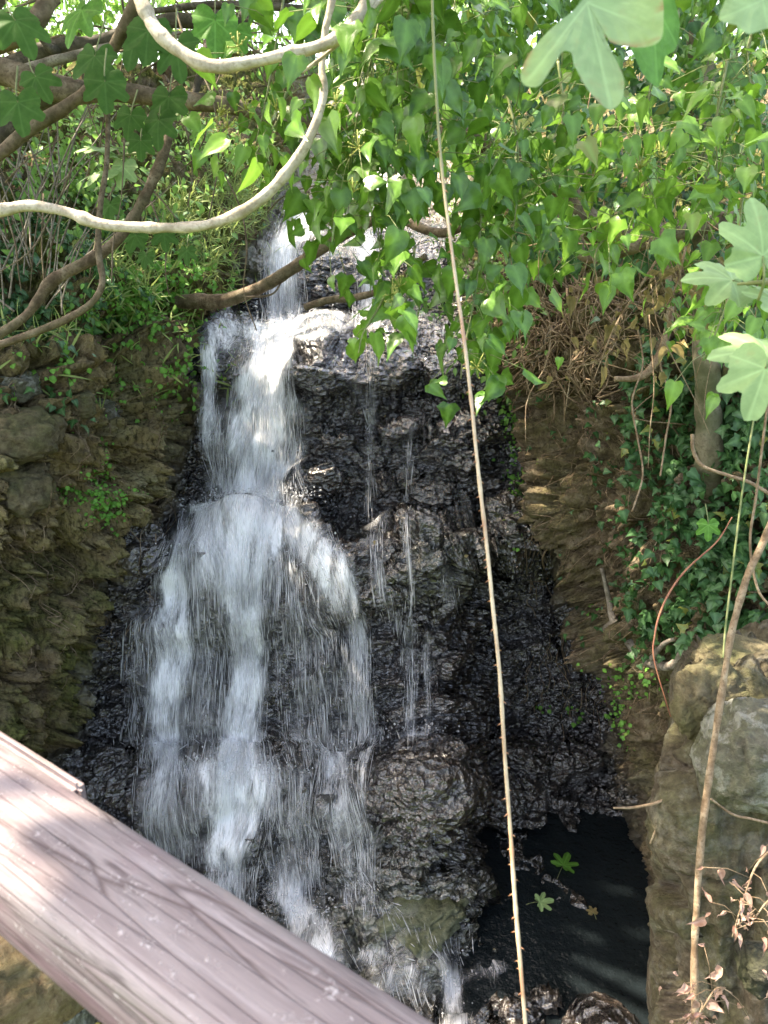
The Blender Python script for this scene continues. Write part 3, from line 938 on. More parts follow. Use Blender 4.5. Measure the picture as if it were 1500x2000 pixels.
# ------------------------------------------------------------------ boulders
def ico(sub):
    import bmesh
    bm = bmesh.new()
    bmesh.ops.create_icosphere(bm, subdivisions=sub, radius=1)
    V = np.array([v.co[:] for v in bm.verts])
    Fc = np.array([[v.index for v in f.verts] for f in bm.faces])
    bm.free()
    return V, Fc


ICO5 = ico(5)
ICO2 = ico(2)
ICO1 = ico(1)


def boulder(c, size, seed, mat, label, rough=1.0, name='boulder', group=None):
    V, Fc = ICO5
    V = V.copy()
    q = np.sign(V) * np.abs(V) ** 0.72
    cv_, ce_ = cells(V * 1.3 + seed * 3.7, seed)
    V = q * (1 + rough * (0.14 * fbm(V * 1.5 + seed, 3, seed) + 0.08 * cv_ - 0.05 * (1 - ss(ce_, 0, .1)) + 0.05 * ridge(V * 4 + seed, 3, seed + 3)))[:, None]
    V = V * np.array(size)
    a = seed * 1.3
    R = np.array([[math.cos(a), -math.sin(a), 0], [math.sin(a), math.cos(a), 0], [0, 0, 1]])
    V = V @ R.T + np.array(c)
    return tag(mesh(name, V, Fc, mat), label, 'boulder' if name == 'boulder' else 'stone', group)


def on(a, b, off=0.0):
    return S(np.array([a]), np.array([b]), np.array([off]))[0][0]


boulder(on(30, 850), (0.22, 0.2, 0.15), 3, M['stone'], 'moss-topped block of stone jutting from the left bank at the edge of the photo')
boulder(on(235, 795, -0.03), (0.13, 0.13, 0.09), 5, M['grey'], 'pale angular stone set in the left bank below the ferns')
boulder(on(30, 760, -0.02), (0.13, 0.12, 0.08), 6, M['grey'], 'small grey stone above the mossy block on the left bank')
boulder(on(35, 960, -0.04), (0.17, 0.17, 0.16), 8, M['stone'], 'olive mossy stone bulging under the topmost mossy block on the left')
boulder(on(130, 800, -0.05), (0.10, 0.1, 0.08), 9, M['stone'], 'brown stone wedged between the mossy block and the pale angular stone')
boulder(P(1382, 1368, 2.42), (0.085, 0.11, 0.115), 11, M['stone'], 'mossy upright boulder with a sunlit top above the near right rocks')
boulder(P(1480, 1478, 2.25), (0.15, 0.13, 0.16), 12, M['grey'], 'big grey lichen-spotted boulder at the right edge of the photo')
boulder(P(1440, 1288, 2.6), (0.12, 0.10, 0.05), 14, M['stone'], 'flat sunlit stone under the ivy at the right edge')
boulder(P(30, 1915, 3.2), (0.22, 0.24, 0.24), 15, M['tan'], 'tan boulder below the handrail at the lower left corner')
boulder(P(125, 1975, 3.25), (0.09, 0.10, 0.14), 16, M['grey'], 'grey stone beside the tan boulder below the handrail')
boulder(P(1490, 1890, 2.0), (0.06, 0.06, 0.055), 18, M['wetstone'], 'smooth dark round stone beside the dead leaf twig')
boulder(on(830, 1800, 0.02), (0.27, 0.2, 0.085), 20, M['greenstone'], 'green wet boulder where the water lands at the foot of the fall', 1.9)
boulder(on(935, 1895, -0.02), (0.2, 0.16, 0.06), 21, M['greenstone'], 'flat mossy wet stone between the foot of the fall and the pool', 1.8)
boulder(on(735, 682, 0.02), (0.11, 0.1, 0.06), 22, M['wetstone'], 'small dark wet stone on the upper ledge of the fall')
boulder(on(505, 700, 0.0), (0.09, 0.1, 0.06), 23, M['wetstone'], 'dark wet stone splitting the stream at the upper ledge')

# ------------------------------------------------------------------ leaf shapes
def tmpl_ivy(lobes=0.0, width=1.0):
    ys = np.array([0.0, 0.08, 0.22, 0.40, 0.60, 0.82, 1.0])
    xs = np.array([0.02, 0.22, 0.39, 0.41, 0.27, 0.08, 0.0]) * width
    ey = np.array([-0.02, -0.07, 0.04, 0.28, 0.54, 0.81, 1.06])
    if lobes:
        xs = xs + lobes * np.array([0, .06, .20, -.10, -.04, 0, 0])
        ey = ey + lobes * np.array([0, -.05, .16, 0.02, 0, 0, 0])
    V, A = [], []
    for f, s in ((1.0, -1), (0.5, -1), (0, 1), (0.5, 1), (1.0, 1)):
        for k in range(7):
            x = s * xs[k] * f
            y = ys[k] * (1 - f) + ey[k] * f
            V.append((x, y, 0.42 * abs(x) - 0.85 * abs(x) ** 2 - 0.22 * y * y + 0.08 * y + 0.035 * math.sin(y * 9 + s * 1.3 + width * 5) * f))
            A.append((x, y, 1.0 if f == 0 else 0.0))
    V, A = np.array(V), np.array(A)
    q = [(c * 7 + k, c * 7 + k + 1, (c + 1) * 7 + k + 1, (c + 1) * 7 + k) for c in range(4) for k in range(6)]
    return V, np.array(q), A


def fig_outline(th, deep=0.5, seed=0):
    """radius of a palmate leaf at angle th (0 = tip)"""
    r = np.zeros_like(th)
    for ang, ln, w in ((0, 1.0, 0.47), (0.88, 0.88, 0.44), (-0.88, 0.88, 0.44), (1.75, 0.66, 0.5), (-1.75, 0.66, 0.5)):
        d = (th - ang + math.pi) % (2 * math.pi) - math.pi
        ang_w = w * (1.15 - 0.25 * deep)
        r = np.maximum(r, ln * np.exp(-np.abs(d / ang_w) ** 2.4))
    r = np.maximum(r, (0.66 - 0.26 * deep) * (1 - 0.75 * ss(np.abs(th), 2.3, 3.1)))
    return r * (1 + 0.02 * np.sin(th * 23 + seed) + 0.015 * np.sin(th * 41))


def tmpl_fig(deep=0.5, rings=4, na=44, curl=0.25, seed=0):
    th = np.linspace(-math.pi, math.pi, na, endpoint=False)
    r = fig_outline(th, deep, seed)
    V, A = [(0, 0, 0)], [(0, 0, 1)]
    for k in range(1, rings + 1):
        f = (k / rings) ** 0.8
        x, y = np.sin(th) * r * f, np.cos(th) * r * f
        dv = np.full(na, 9.0)
        for ang in (0, 0.88, -0.88, 1.75, -1.75):
            d = (th - ang + math.pi) % (2 * math.pi) - math.pi
            dist = np.where(np.abs(d) < 1.2, np.abs(np.sin(d)) * r * f, 9)
            dv = np.minimum(dv, dist)
        vein = 1 - ss(dv, 0.005, 0.035)
        fold = 0.10 * (np.minimum(dv, 0.3)) * 1.6
        z = fold - curl * (x * x + y * y) * 0.55 + 0.03 * np.sin(th * 5 + seed) * f
        for i in range(na):
            V.append((x[i], y[i], z[i]))
            A.append((x[i], y[i], vein[i]))
    V, A = np.array(V), np.array(A)
    q = [(1 + k * na + i, 1 + (k + 1) * na + i, 1 + (k + 1) * na + (i + 1) % na, 1 + k * na + (i + 1) % na) for k in range(rings - 1) for i in range(na)]
    t = [(0, 1 + i, 1 + (i + 1) % na) for i in range(na)]
    return V, [np.array(q), np.array(t)], A


def tmpl_simple(w=0.3, curl=0.2):
    ys = np.array([0, .2, .45, .7, 1.0])
    xs = np.array([0.02, .8, 1.0, .7, 0.0]) * w
    V = [(s * xs[k], ys[k], 0.3 * abs(s) * xs[k] - curl * ys[k] ** 2) for s in (-1, 0, 1) for k in range(5)]
    A = [(s * xs[k], ys[k], 1.0 if s == 0 else 0.0) for s in (-1, 0, 1) for k in range(5)]
    q = [(c * 5 + k, c * 5 + k + 1, (c + 1) * 5 + k + 1, (c + 1) * 5 + k) for c in range(2) for k in range(4)]
    return np.array(V), np.array(q), np.array(A)


T_HEART = [tmpl_ivy(0, 0.98), tmpl_ivy(0, 0.74), tmpl_ivy(0.6, 0.95), tmpl_ivy(0.2, 0.85), tmpl_ivy(0, 0.88), tmpl_ivy(0.35, 0.8)]
T_LOBED = [tmpl_ivy(0.9, 1.05), tmpl_ivy(0.6, 1.0), tmpl_ivy(0.4, 1.0)]
T_FIG = [tmpl_fig(0.3, 4, 44, 0.25, 0), tmpl_fig(0.6, 4, 44, 0.4, 1), tmpl_fig(0.9, 4, 44, 0.3, 2)]
T_BUSH = [tmpl_simple(0.34, 0.2), tmpl_simple(0.26, 0.3)]
T_BLADE = [tmpl_simple(0.035, 0.45), tmpl_simple(0.05, 0.25)]
T_FERN = [tmpl_simple(0.42, 0.1), tmpl_simple(0.5, 0.2)]
T_DEAD = []
for w_, c_, k_ in ((.26, .7, 1), (.3, -.6, 2), (.2, .9, 3), (.24, .3, 4)):
    V_, F_, A_ = tmpl_ivy(0, w_ * 2)
    V_ = V_.copy()
    V_[:, 2] = 0.9 * np.abs(V_[:, 0]) - c_ * V_[:, 1] ** 2 * 0.6 + 0.07 * np.sin(V_[:, 1] * 11 + k_ + V_[:, 0] * 9)
    V_[:, 0] += 0.10 * np.sin(V_[:, 1] * 3 + k_)
    T_DEAD.append((V_, F_, A_))


def put_leaves(bag, pos, tip, nrm, size, tmpls):
    pos, tip, nrm = np.asarray(pos), unit(tip), np.asarray(nrm)
    Z = unit(nrm - tip * (nrm * tip).sum(-1, keepdims=True))
    X = np.cross(tip, Z)
    size = np.broadcast_to(size, (len(pos),))
    ch = RNG.integers(0, len(tmpls), len(pos))
    for k, (tv, tf, ta) in enumerate(tmpls):
        m = ch == k
        n = int(m.sum())
        if not n:
            continue
        V = pos[m][:, None] + size[m][:, None, None] * (tv[None, :, 0:1] * X[m][:, None] + tv[None, :, 1:2] * tip[m][:, None] + tv[None, :, 2:3] * Z[m][:, None])
        fs = [(f[None] + (np.arange(n) * len(tv))[:, None, None]).reshape(-1, f.shape[1]) for f in (tf if isinstance(tf, list) else [tf])]
        bag.add(V.reshape(-1, 3), fs, np.tile(ta, (n, 1)))


def rdir(n, s=1.0):
    return RNG.normal(0, s, (n, 3))


DOWN = np.array([0, 0, -1.0])
TOCAM = np.array([0, -1.0, 0.0])

# ------------------------------------------------------------------ branches
def limb(pts, sides=9, rough=0.12, seed=1, freq=14, knots=0.0, n=None):
    """pts: (px, py, depth, thickness in px at that depth) -> V, F"""
    pts = [(a, b, d if d > 0.6 else surf_d(a, b) + d, w) for a, b, d, w in pts]   # small d: measured from the bank
    q = np.array([[*P(a, b, d), w * d / F / 2] for a, b, d, w in pts])
    n = n or max(24, len(pts) * 12)
    c = spline(q, n)
    return tube(c[:, :3], np.maximum(c[:, 3], 0.0006), sides, rough, seed, freq, knots)


def branch(name, label, cat, main, mat, twigs=(), seed=1, group=None, knots=0.0, rough=0.12, freq=14):
    d0 = main[0][2] if main[0][2] > 0.6 else surf_d(main[0][0], main[0][1])
    loc = P(main[0][0], main[0][1], d0)
    t = thing(name, label, cat, loc, group)
    V, Fc = limb(main, 10, rough, seed, freq, knots)
    mesh('limb', V, Fc, mat, t)
    for k, tw in enumerate(twigs):
        V, Fc = limb(tw, 7, rough, seed + k, freq, knots)
        mesh('twig', V, Fc, mat, t)
    return t


arc = branch('fig_branch', 'long pale branch sweeping in an arc from the left edge up past the top', 'branch',
             [(-90, 425, 1.62, 21), (0, 411, 1.6, 21), (60, 402, 1.6, 21), (130, 414, 1.6, 21), (200, 438, 1.6, 22), (300, 445, 1.6, 20), (400, 440, 1.58, 20),
              (470, 415, 1.56, 22), (530, 370, 1.54, 21), (580, 312, 1.52, 20), (612, 252, 1.5, 18), (631, 190, 1.5, 15), (629, 130, 1.5, 13), (636, 60, 1.5, 12),
              (648, 0, 1.5, 16), (662, -90, 1.5, 18)], M['pale'], seed=3, knots=0.25, rough=0.16, freq=22)
loop = branch('fig_branch', 'pale knobbly branch dipping from the top edge and back up, above the long arc', 'branch',
              [(240, -90, 1.42, 28), (268, -15, 1.42, 27), (300, 52, 1.42, 26), (350, 98, 1.42, 25), (410, 128, 1.42, 27), (480, 124, 1.42, 24), (560, 105, 1.42, 24),
               (630, 88, 1.42, 24), (680, 58, 1.42, 26), (712, 15, 1.42, 28), (735, -60, 1.42, 30)], M['pale'],
              [[(590, 142, 1.45, 4), (650, 95, 1.44, 8), (700, 45, 1.43, 9), (760, -20, 1.42, 10)]], seed=5, knots=0.3, rough=0.18, freq=22)
branch('tree_limb', 'thick brown limb running level across the upper left behind the fig leaves', 'limb',
       [(-120, 120, 2.9, 46), (0, 140, 2.9, 50), (60, 158, 2.9, 54), (130, 178, 2.95, 50), (240, 180, 3.0, 36), (350, 196, 3.05, 34), (450, 206, 3.1, 30), (530, 230, 3.2, 26), (640, 242, 3.3, 20), (760, 250, 3.4, 14)],
       M['brown'], seed=7)
branch('tree_limb', 'dark limb with a broken reddish end at the left edge below the thick level limb', 'limb',
       [(-80, 330, 3.0, 40), (0, 262, 3.0, 40), (50, 205, 3.0, 38), (110, 186, 2.98, 44), (150, 178, 2.96, 40)], M['darkbark'], seed=8)
branch('fig_branch', 'dark branch crossing the top left corner', 'branch',
       [(-60, 105, 1.7, 32), (0, 85, 1.7, 34), (45, 66, 1.7, 36), (80, 28, 1.7, 36), (104, -20, 1.7, 38), (130, -90, 1.7, 40)], M['brown'], seed=9)
branch('fig_branch', 'brown branch rising from the left edge to the start of the pale knobbly branch', 'branch',
       [(-60, 335, 2.0, 24), (0, 300, 2.0, 26), (60, 250, 2.0, 26), (130, 208, 2.0, 24), (180, 165, 2.0, 22), (215, 105, 2.0, 24), (245, 50, 1.95, 26), (272, -10, 1.9, 28), (300, -80, 1.85, 30)], M['brown'], seed=10)
branch('tree_limb', 'brown crooked limb slanting from behind the long arc down to the left edge', 'limb',
       [(-60, 680, 3.4, 16), (0, 652, 3.4, 18), (55, 612, 3.4, 18), (97, 555, 3.4, 24), (130, 532, 3.4, 22), (190, 500, 3.4, 22), (240, 455, 3.4, 22), (285, 380, 3.4, 22), (318, 305, 3.4, 20), (335, 240, 3.4, 16)],
       M['brown'], seed=11, knots=0.2)
branch('vine_stem', 'thin woody stem curving from the left edge up behind the long arc', 'vine',
       [(-60, 690, 3.2, 14), (0, 673, 3.2, 15), (80, 645, 3.2, 15), (140, 618, 3.2, 15), (182, 588, 3.2, 14), (200, 550, 3.2, 13), (192, 490, 3.2, 12), (196, 400, 3.2, 11), (208, 320, 3.2, 10), (212, 200, 3.2, 9)],
       M['brown'], seed=12)
branch('fallen_branch', 'brown branch leaning across the upper cascade from the left bank into the ivy', 'branch',
       [(330, 590, 6.35, 20), (380, 588, 6.3, 30), (430, 588, 6.2, 28), (500, 566, 6.1, 25), (560, 532, 6.0, 24), (620, 490, 5.9, 22), (680, 455, 5.8, 22), (760, 425, 5.6, 18), (860, 455, 5.3, 18), (940, 420, 5.0, 18), (1040, 375, 4.6, 18), (1120, 350, 4.3, 18)],
       M['brown'], [[(470, 580, 6.1, 5), (530, 575, 6.05, 4), (555, 540, 6.0, 3)]], seed=13)
branch('broken_branch', 'short broken stub of branch above the upper ledge', 'branch',
       [(596, 600, 6.0, 13), (620, 592, 5.95, 15), (650, 585, 5.9, 15), (690, 582, 5.8, 14), (760, 560, 5.5, 13), (830, 500, 5.0, 12)], M['brown'], seed=14)
branch('tree_limb', 'dark shiny limb slanting behind the leaves at top left', 'limb',
       [(-60, 165, 3.7, 30), (30, 125, 3.7, 32), (110, 95, 3.7, 34), (200, 80, 3.7, 28), (330, 40, 3.7, 26), (440, 52, 3.7, 30), (500, 20, 3.7, 26), (600, -30, 3.7, 30)], M['darkbark'],
       [[(80, 75, 3.6, 12), (100, 95, 3.65, 18), (118, 98, 3.7, 22)]], seed=15)
branch('tree_limb', 'slim dark limb running level along the very top left of centre', 'limb',
       [(300, 22, 3.3, 10), (400, 10, 3.3, 14), (520, 12, 3.3, 15), (640, 18, 3.3, 13), (760, 0, 3.3, 12)], M['darkbark'], seed=16)
branch('tree_limb', 'dark limb falling between the two pale branches', 'limb',
       [(430, 20, 3.5, 26), (410, 80, 3.5, 24), (402, 130, 3.5, 20), (385, 165, 3.5, 14), (372, 240, 3.5, 10)], M['darkbark'], seed=17)
branch('tree_limb', 'silvery limb lying parallel under the dark shiny limb', 'limb',
       [(-60, 170, 3.5, 14), (60, 132, 3.5, 18), (140, 110, 3.5, 18), (215, 92, 3.5, 16), (330, 70, 3.5, 14), (420, 66, 3.5, 16)], M['greybark'], seed=18)
branch('tree_limb', 'thick brown forked limb behind the ivy right of the thorny cane', 'limb',
       [(860, 255, 2.9, 36), (960, 290, 2.95, 40), (1080, 350, 3.0, 52), (1130, 420, 3.05, 60), (1200, 462, 3.1, 50), (1320, 450, 3.2, 40), (1450, 420, 3.3, 36)], M['brown'],
       [[(1120, 410, 3.05, 40), (1140, 500, 3.0, 20), (1230, 480, 2.95, 34), (1310, 455, 2.9, 26)]], seed=19)
branch('ivy_clad_tree', 'pale straight trunk wrapped in ivy on the right', 'tree',
       [(1390, 1000, .1, 62), (1386, 900, -.16, 54), (1383, 800, -.30, 50), (1381, 720, -.36, 50), (1378, 600, -.5, 50), (1374, 420, 3.7, 50), (1370, 200, 3.7, 50), (1366, -60, 3.7, 48)], M['mossbark'],
       [[(1395, 770, -.33, 14), (1414, 738, -.36, 15), (1428, 690, -.40, 14)]], seed=20)
branch('hanging_vine', 'ropy brown vine hanging down over the boulders on the right', 'vine',
       [(1530, 960, 1.95, 10), (1490, 1060, 1.95, 13), (1458, 1130, 1.95, 14), (1430, 1230, 1.95, 14), (1412, 1340, 1.95, 13), (1392, 1470, 1.95, 13), (1372, 1620, 1.95, 15), (1360, 1780, 1.95, 15), (1356, 1900, 1.95, 14), (1362, 2080, 1.95, 14)],
       M['straw'], seed=21, rough=0.25)
branch('surface_root', 'grey forked root lying on the soil bank right of the cane', 'root',
       [(1175, 1110, -0.22, 7), (1187, 1160, -0.24, 10), (1200, 1215, -0.26, 16), (1230, 1255, -0.26, 20), (1262, 1290, -0.26, 20), (1310, 1300, -0.26, 18), (1345, 1255, -0.22, 12)], M['greybark'],
       [[(1185, 1228, -0.30, 18), (1205, 1220, -0.28, 22), (1222, 1240, -0.26, 20)], [(1270, 1290, -0.26, 14), (1300, 1255, -0.28, 10), (1340, 1245, -0.21, 6)]], seed=22)
branch('surface_root', 'thin root with a bright bare end at the corner of the dark recess', 'root',
       [(1050, 1065, -0.21, 5), (1080, 1120, -0.24, 6), (1110, 1150, -0.28, 8), (1140, 1170, -0.36, 9)], M['greybark'], seed=23)
branch('dead_branch', 'grey dead stick leaning on the tangle of dry stems', 'stick',
       [(1012, 790, -.10, 8), (1030, 745, -.16, 9), (1055, 690, -.26, 10), (1080, 640, -.36, 9)], M['greybark'], seed=24)
branch('dead_branch', 'curved grey branch end hooking out under the wilted leaves', 'branch',
       [(1200, 740, 3.4, 10), (1245, 738, 3.4, 14), (1275, 715, 3.4, 15), (1300, 660, 3.4, 15), (1310, 600, 3.4, 13), (1300, 500, 3.4, 12)], M['straw'], seed=25)
branch('red_cane', 'arching red cane in front of the ivy on the right', 'cane',
       [(1430, 1010, 2.6, 2), (1400, 1058, 2.6, 3), (1345, 1108, 2.6, 3.5), (1312, 1150, 2.6, 4), (1290, 1195, 2.6, 4), (1279, 1240, 2.6, 3.5), (1278, 1290, 2.6, 3), (1310, 1400, 2.6, 2)], M['redcane'], seed=26, rough=0.05)
branch('thin_stem', 'thin pale stem looping across the ivy from the trunk to the right edge', 'stem',
       [(1352, 848, 2.6, 7), (1354, 880, 2.6, 7), (1372, 910, 2.6, 7), (1420, 928, 2.6, 7), (1470, 945, 2.6, 7), (1540, 990, 2.6, 7)], M['straw'], seed=27, rough=0.05)
branch('thin_stem', 'thin green stem hanging straight in front of the right ivy', 'stem',
       [(1475, 800, 2.4, 4), (1450, 960, 2.4, 4), (1430, 1120, 2.4, 4), (1415, 1250, 2.4, 4), (1408, 1400, 2.4, 3)], M['greencane'], seed=28, rough=0.05)
branch('thin_stem', 'thin reddish stem dropping through the ivy beside the right edge', 'stem',
       [(1500, 780, 2.2, 5), (1478, 960, 2.2, 5), (1465, 1060, 2.2, 5), (1480, 1150, 2.2, 5), (1510, 1190, 2.2, 4)], M['straw'], seed=29, rough=0.05)
branch('thin_stem', 'bare twig reaching left from the near rocks into the dark recess', 'stem',
       [(1198, 1578, 2.4, 4), (1245, 1576, 2.4, 5), (1300, 1560, 2.4, 6), (1350, 1515, 2.45, 5)], M['straw'], [[(1300, 1560, 2.4, 6), (1285, 1610, 2.42, 5), (1270, 1648, 2.45, 4)]], seed=30, rough=0.05)
branch('thin_stem', 'pale twig crossing the rocks beside the ropy vine', 'stem',
       [(1388, 1560, 2.0, 4), (1430, 1590, 2.0, 5), (1470, 1600, 2.0, 5), (1530, 1615, 2.0, 5)], M['straw'], seed=31, rough=0.05)
for k, (x, y0, y1) in enumerate([(1245, 640, 1000), (1300, 560, 930), (1070, 930, 1130)]):
    lb = ['straight brittle stem hanging through the wilted leaves', 'long crooked stem hanging down beside the trunk', 'thin root dangling over the corner of the soil bank'][k]
    d = [3.3, 3.2, -.12][k]
    branch('dry_stem', lb, 'stem', [(x + 12 * math.sin(q * 2.1 + k), y0 + (y1 - y0) * q / 5, d, 3.6) for q in range(6)], M['straw'], seed=33 + k, rough=0.05)

# thin background twigs among the leaves on the left: a tangle
def tangle(name, n, ra, rb, dr, th, mat, label, dirs, ln, wob=0.25):
    bag = Bag()
    for k in range(n):
        a, b = random.uniform(*ra), random.uniform(*rb)
        d = random.uniform(*dr)
        ang = random.choice(dirs) + random.gauss(0, 0.35)
        L = random.uniform(*ln)
        pts = []
        x, y = a, b
        for q in range(5):
            pts.append((x, y, d, random.uniform(*th) * (1 - 0.12 * q)))
            ang += random.gauss(0, wob)
            x += math.cos(ang) * L / 4
            y += math.sin(ang) * L / 4
            d += random.gauss(0, 0.03)
        V, Fc = limb(pts, 5, 0, 1, n=14)
        bag.add(V, Fc)
    return tag(bag.build(name, mat), label, None, None, 'stuff')


tangle('twig_tangle', 60, (-40, 560), (-20, 420), (3.0, 5.0), (2.0, 6.0), M['brown'], 'tangle of bare twigs among the leaves at top left', [0.2, 1.4, -0.5, 2.6, 1.7], (120, 330))
tangle('ivy_stems', 70, (940, 1500), (150, 620), (2.1, 3.1), (1.2, 3.4), M['straw'], 'pale stems of the ivy showing between its leaves', [1.5, 1.2, 0.3, 2.0, 1.7], (100, 330))
tangle('pale_twig_tangle', 40, (-20, 140), (330, 620), (4.0, 4.8), (2.5, 5), M['greybark'], 'pale dry stalks standing on the left bank', [-1.4, -1.2, -1.8], (120, 300), 0.12)


def dry_tangle():
    bag = Bag()
    for k in range(340):
        a, b = random.gauss(1112, 52), random.uniform(560, 740)
        ang = random.choice([1.2, 1.8, 2.3, 2.6, 0.8]) + random.gauss(0, 0.3)
        L = random.uniform(60, 165)
        off = abs(random.gauss(0.12, 0.10))
        A_, B_ = [], []
        x, y = a, b - 20
        for q in range(6):
            A_.append(x); B_.append(y)
            ang += random.gauss(0, 0.22)
            x += math.cos(ang) * L / 5
            y += abs(math.sin(ang)) * L / 5 * (0.9 if q < 4 else 0.4)
        p, _ = S(np.array(A_), np.array(B_), np.array([off] * 6), SMOOTH)
        c = spline(p, 14)
        V, Fc = tube(c, random.uniform(0.003, 0.0065), 5)
        bag.add(V, Fc)
    return tag(bag.build('dry_stems', M['straw']), 'brown tangle of dry stems spilling over the soil bank under the ivy', None, None, 'stuff')


dry_tangle()


def rootlets():
    bag = Bag()
    for k in range(300):
        if k % 3:
            a, b = random.uniform(1030, 1330), random.uniform(740, 1350)
        else:
            a, b = random.uniform(0, 330), random.uniform(700, 1250)
        A_, B_ = [], []
        x, y = a, b
        for q in range(6):
            A_.append(x); B_.append(y)
            x += random.gauss(0, 7)
            y += random.uniform(8, 26)
        p, _ = S(np.array(A_), np.array(B_), np.array([random.uniform(0.01, 0.04)] * 6))
        V, Fc = tube(spline(p, 14), random.uniform(0.0015, 0.004), 4)
        bag.add(V, Fc)
    return tag(bag.build('rootlets', M['straw']), 'fine roots trailing down both soil banks', None, None, 'stuff')


rootlets()

# ------------------------------------------------------------------ thorny cane
def bramble():
    pts = [(843, -60), (846, 60), (853, 200), (862, 320), (876, 440), (892, 560), (906, 660), (920, 780), (934, 920), (950, 1060), (962, 1180), (976, 1320),
           (986, 1480), (998, 1640), (1006, 1760), (1016, 1880), (1026, 2000), (1036, 2120)]
    q = np.array([[*P(a, b, 1.15 - 0.10 * (b / 2000)), 0] for a, b in pts])
    c = spline(q, 160)[:, :3]
    t = thing('bramble_cane', 'single long thorny pinkish cane hanging straight down in front of the waterfall', 'bramble', c[0])
    r = np.linspace(2.9, 3.9, 160) * 1.1 / F
    V, Fc = tube(c, r, 9, 0.10, 2, 60, 0.25)
    mesh('stem', V, Fc, M['cane'], t)
    for k in range(64):
        f = 0.14 + 0.86 * (k + random.uniform(-.3, .3)) / 64
        i = int(min(158, max(1, f * 158)))
        s = random.choice((-1, 1))
        base_ = c[i]
        out = unit(np.array([s * 1.0, random.uniform(-.8, .8), 0.0]))
        r0 = r[i]
        p0 = base_ + out * r0 * 0.7
        p1 = base_ + out * r0 * 1.8 + np.array([0, 0, -0.0006])
        p2 = base_ + out * (r0 * 2.3 + random.uniform(0.0003, 0.0022)) + np.array([0, 0, -0.003])
        V, Fc = tube(np.array([p0, p1, p2]), np.array([0.0013, 0.0007, 0.0001]), 6)
        mesh('thorn', V, Fc, M['thorn'], t)
    return t


bramble()

# ------------------------------------------------------------------ ivy sprays
def umbel(c, r, parent):
    bag = Bag()
    n = random.randint(9, 15)
    for k in range(n):
        d = unit(np.array([random.gauss(0, 1), random.gauss(0, 1) - 0.4, random.gauss(0, 1) + 0.5]))
        e = c + d * r * random.uniform(.8, 1.1)
        V, Fc = tube(np.array([c, (c + e) / 2 + rdir(1, 0.001)[0], e]), 0.0007, 4)
        bag.add(V, Fc)
        bag.add(ICO1[0] * 0.0024 + e, ICO1[1])
    st = c + np.array([random.gauss(0, .012), 0.015, random.uniform(.02, .05)])
    V, Fc = tube(np.array([st, (st + c) / 2, c]), 0.0012, 5)
    bag.add(V, Fc)
    return bag.build('flower_cluster', M['bloom'], parent)


def spray(label, pts, n, spread, size, mat='ivy', tmpl=None, umb=(), group='ivy sprays hanging over the stream', hang=0.9, dsp=0.16, stem=6, sides=5, name='ivy_spray', twigs=True):
    """a hanging shoot: stem through pts (px, py, depth), n leaves within 'spread' px of it"""
    tmpl = tmpl or T_HEART
    n = int(n * 1.5)
    q = np.array([P(*p) for p in pts])
    t = thing(name, label, 'ivy' if 'ivy' in name else 'plant', q[0], group)
    c = spline(q, 60)
    dm = np.mean([p[2] for p in pts])
    V, Fc = tube(c, np.linspace(stem, stem * 0.35, 60) * dm / F / 2, 6, 0.1)
    bag = Bag()
    bag.add(V, Fc)
    u = RNG.random(n) ** 0.9
    i = (u * 59).astype(int)
    sp = spread * dm / F
    off = RNG.normal(0, 1, (n, 3)) * np.array([sp * 0.5, dsp, sp * 0.42])
    size = size * 0.72
    pos = c[i] + off
    tip = DOWN * hang + rdir(n, 0.55) + unit(off) * 0.35
    nrm = TOCAM * 0.65 + np.array([0, 0, 0.65]) + rdir(n, 0.55)
    sz = size * dm / F * (0.45 + 0.8 * RNG.random(n) ** 0.8)
    lv = Bag()
    put_leaves(lv, pos, tip, nrm, sz, tmpl)
    # leaf stalks
    if twigs:
        for k in range(n):
            if k % 2 == 0:
                j = max(0, i[k] - 3)
                m = (c[j] + pos[k]) / 2 + np.array([0, 0, 0.012])
                V, Fc = tube(np.array([c[j], m, pos[k]]), 0.0009, 4)
                bag.add(V, Fc)
    bag.build('stem', M['straw' if mat in ('dead', 'wilt') else 'greencane'], t)
    lv.build('foliage', M[mat], t)
    for (a, b, d) in umb:
        umbel(P(a, b, d), 22 * d / F, t)
    return t


spray('large-leaved ivy spray filling the top centre left of the thorny cane', [(760, -60, 1.7), (730, 90, 1.7), (700, 220, 1.75), (680, 330, 1.8)], 105, 150, 78, umb=[(700, 290, 1.6), (655, 200, 1.65)])
spray('ivy spray around the thorny cane at the top edge', [(900, -80, 1.75), (880, 60, 1.75), (850, 200, 1.8), (830, 330, 1.85)], 110, 150, 78, umb=[(800, 275, 1.6), (855, 305, 1.6)])
spray('ivy spray hanging to the left of the cane down to the fallen branch', [(720, 240, 1.95), (690, 330, 1.95), (650, 400, 1.95), (640, 470, 1.95)], 46, 100, 72, umb=[(690, 375, 1.8)])
spray('ivy spray hanging between the fallen branch and the cane', [(780, 260, 1.9), (770, 360, 1.9), (740, 440, 1.9), (750, 540, 1.9)], 62, 110, 70, umb=[(780, 560, 1.8), (770, 590, 1.8)])
spray('ivy tip of a few bright leaves above the upper ledge', [(770, 540, 1.85), (740, 600, 1.85), (710, 650, 1.85), (700, 690, 1.85)], 12, 60, 66, 'ivylight', umb=[(765, 575, 1.8)])
spray('ivy tip with a flower cluster just left of the cane above the ledge', [(810, 480, 1.85), (805, 540, 1.85), (790, 600, 1.85), (780, 640, 1.85)], 18, 66, 64, umb=[(775, 585, 1.75)])
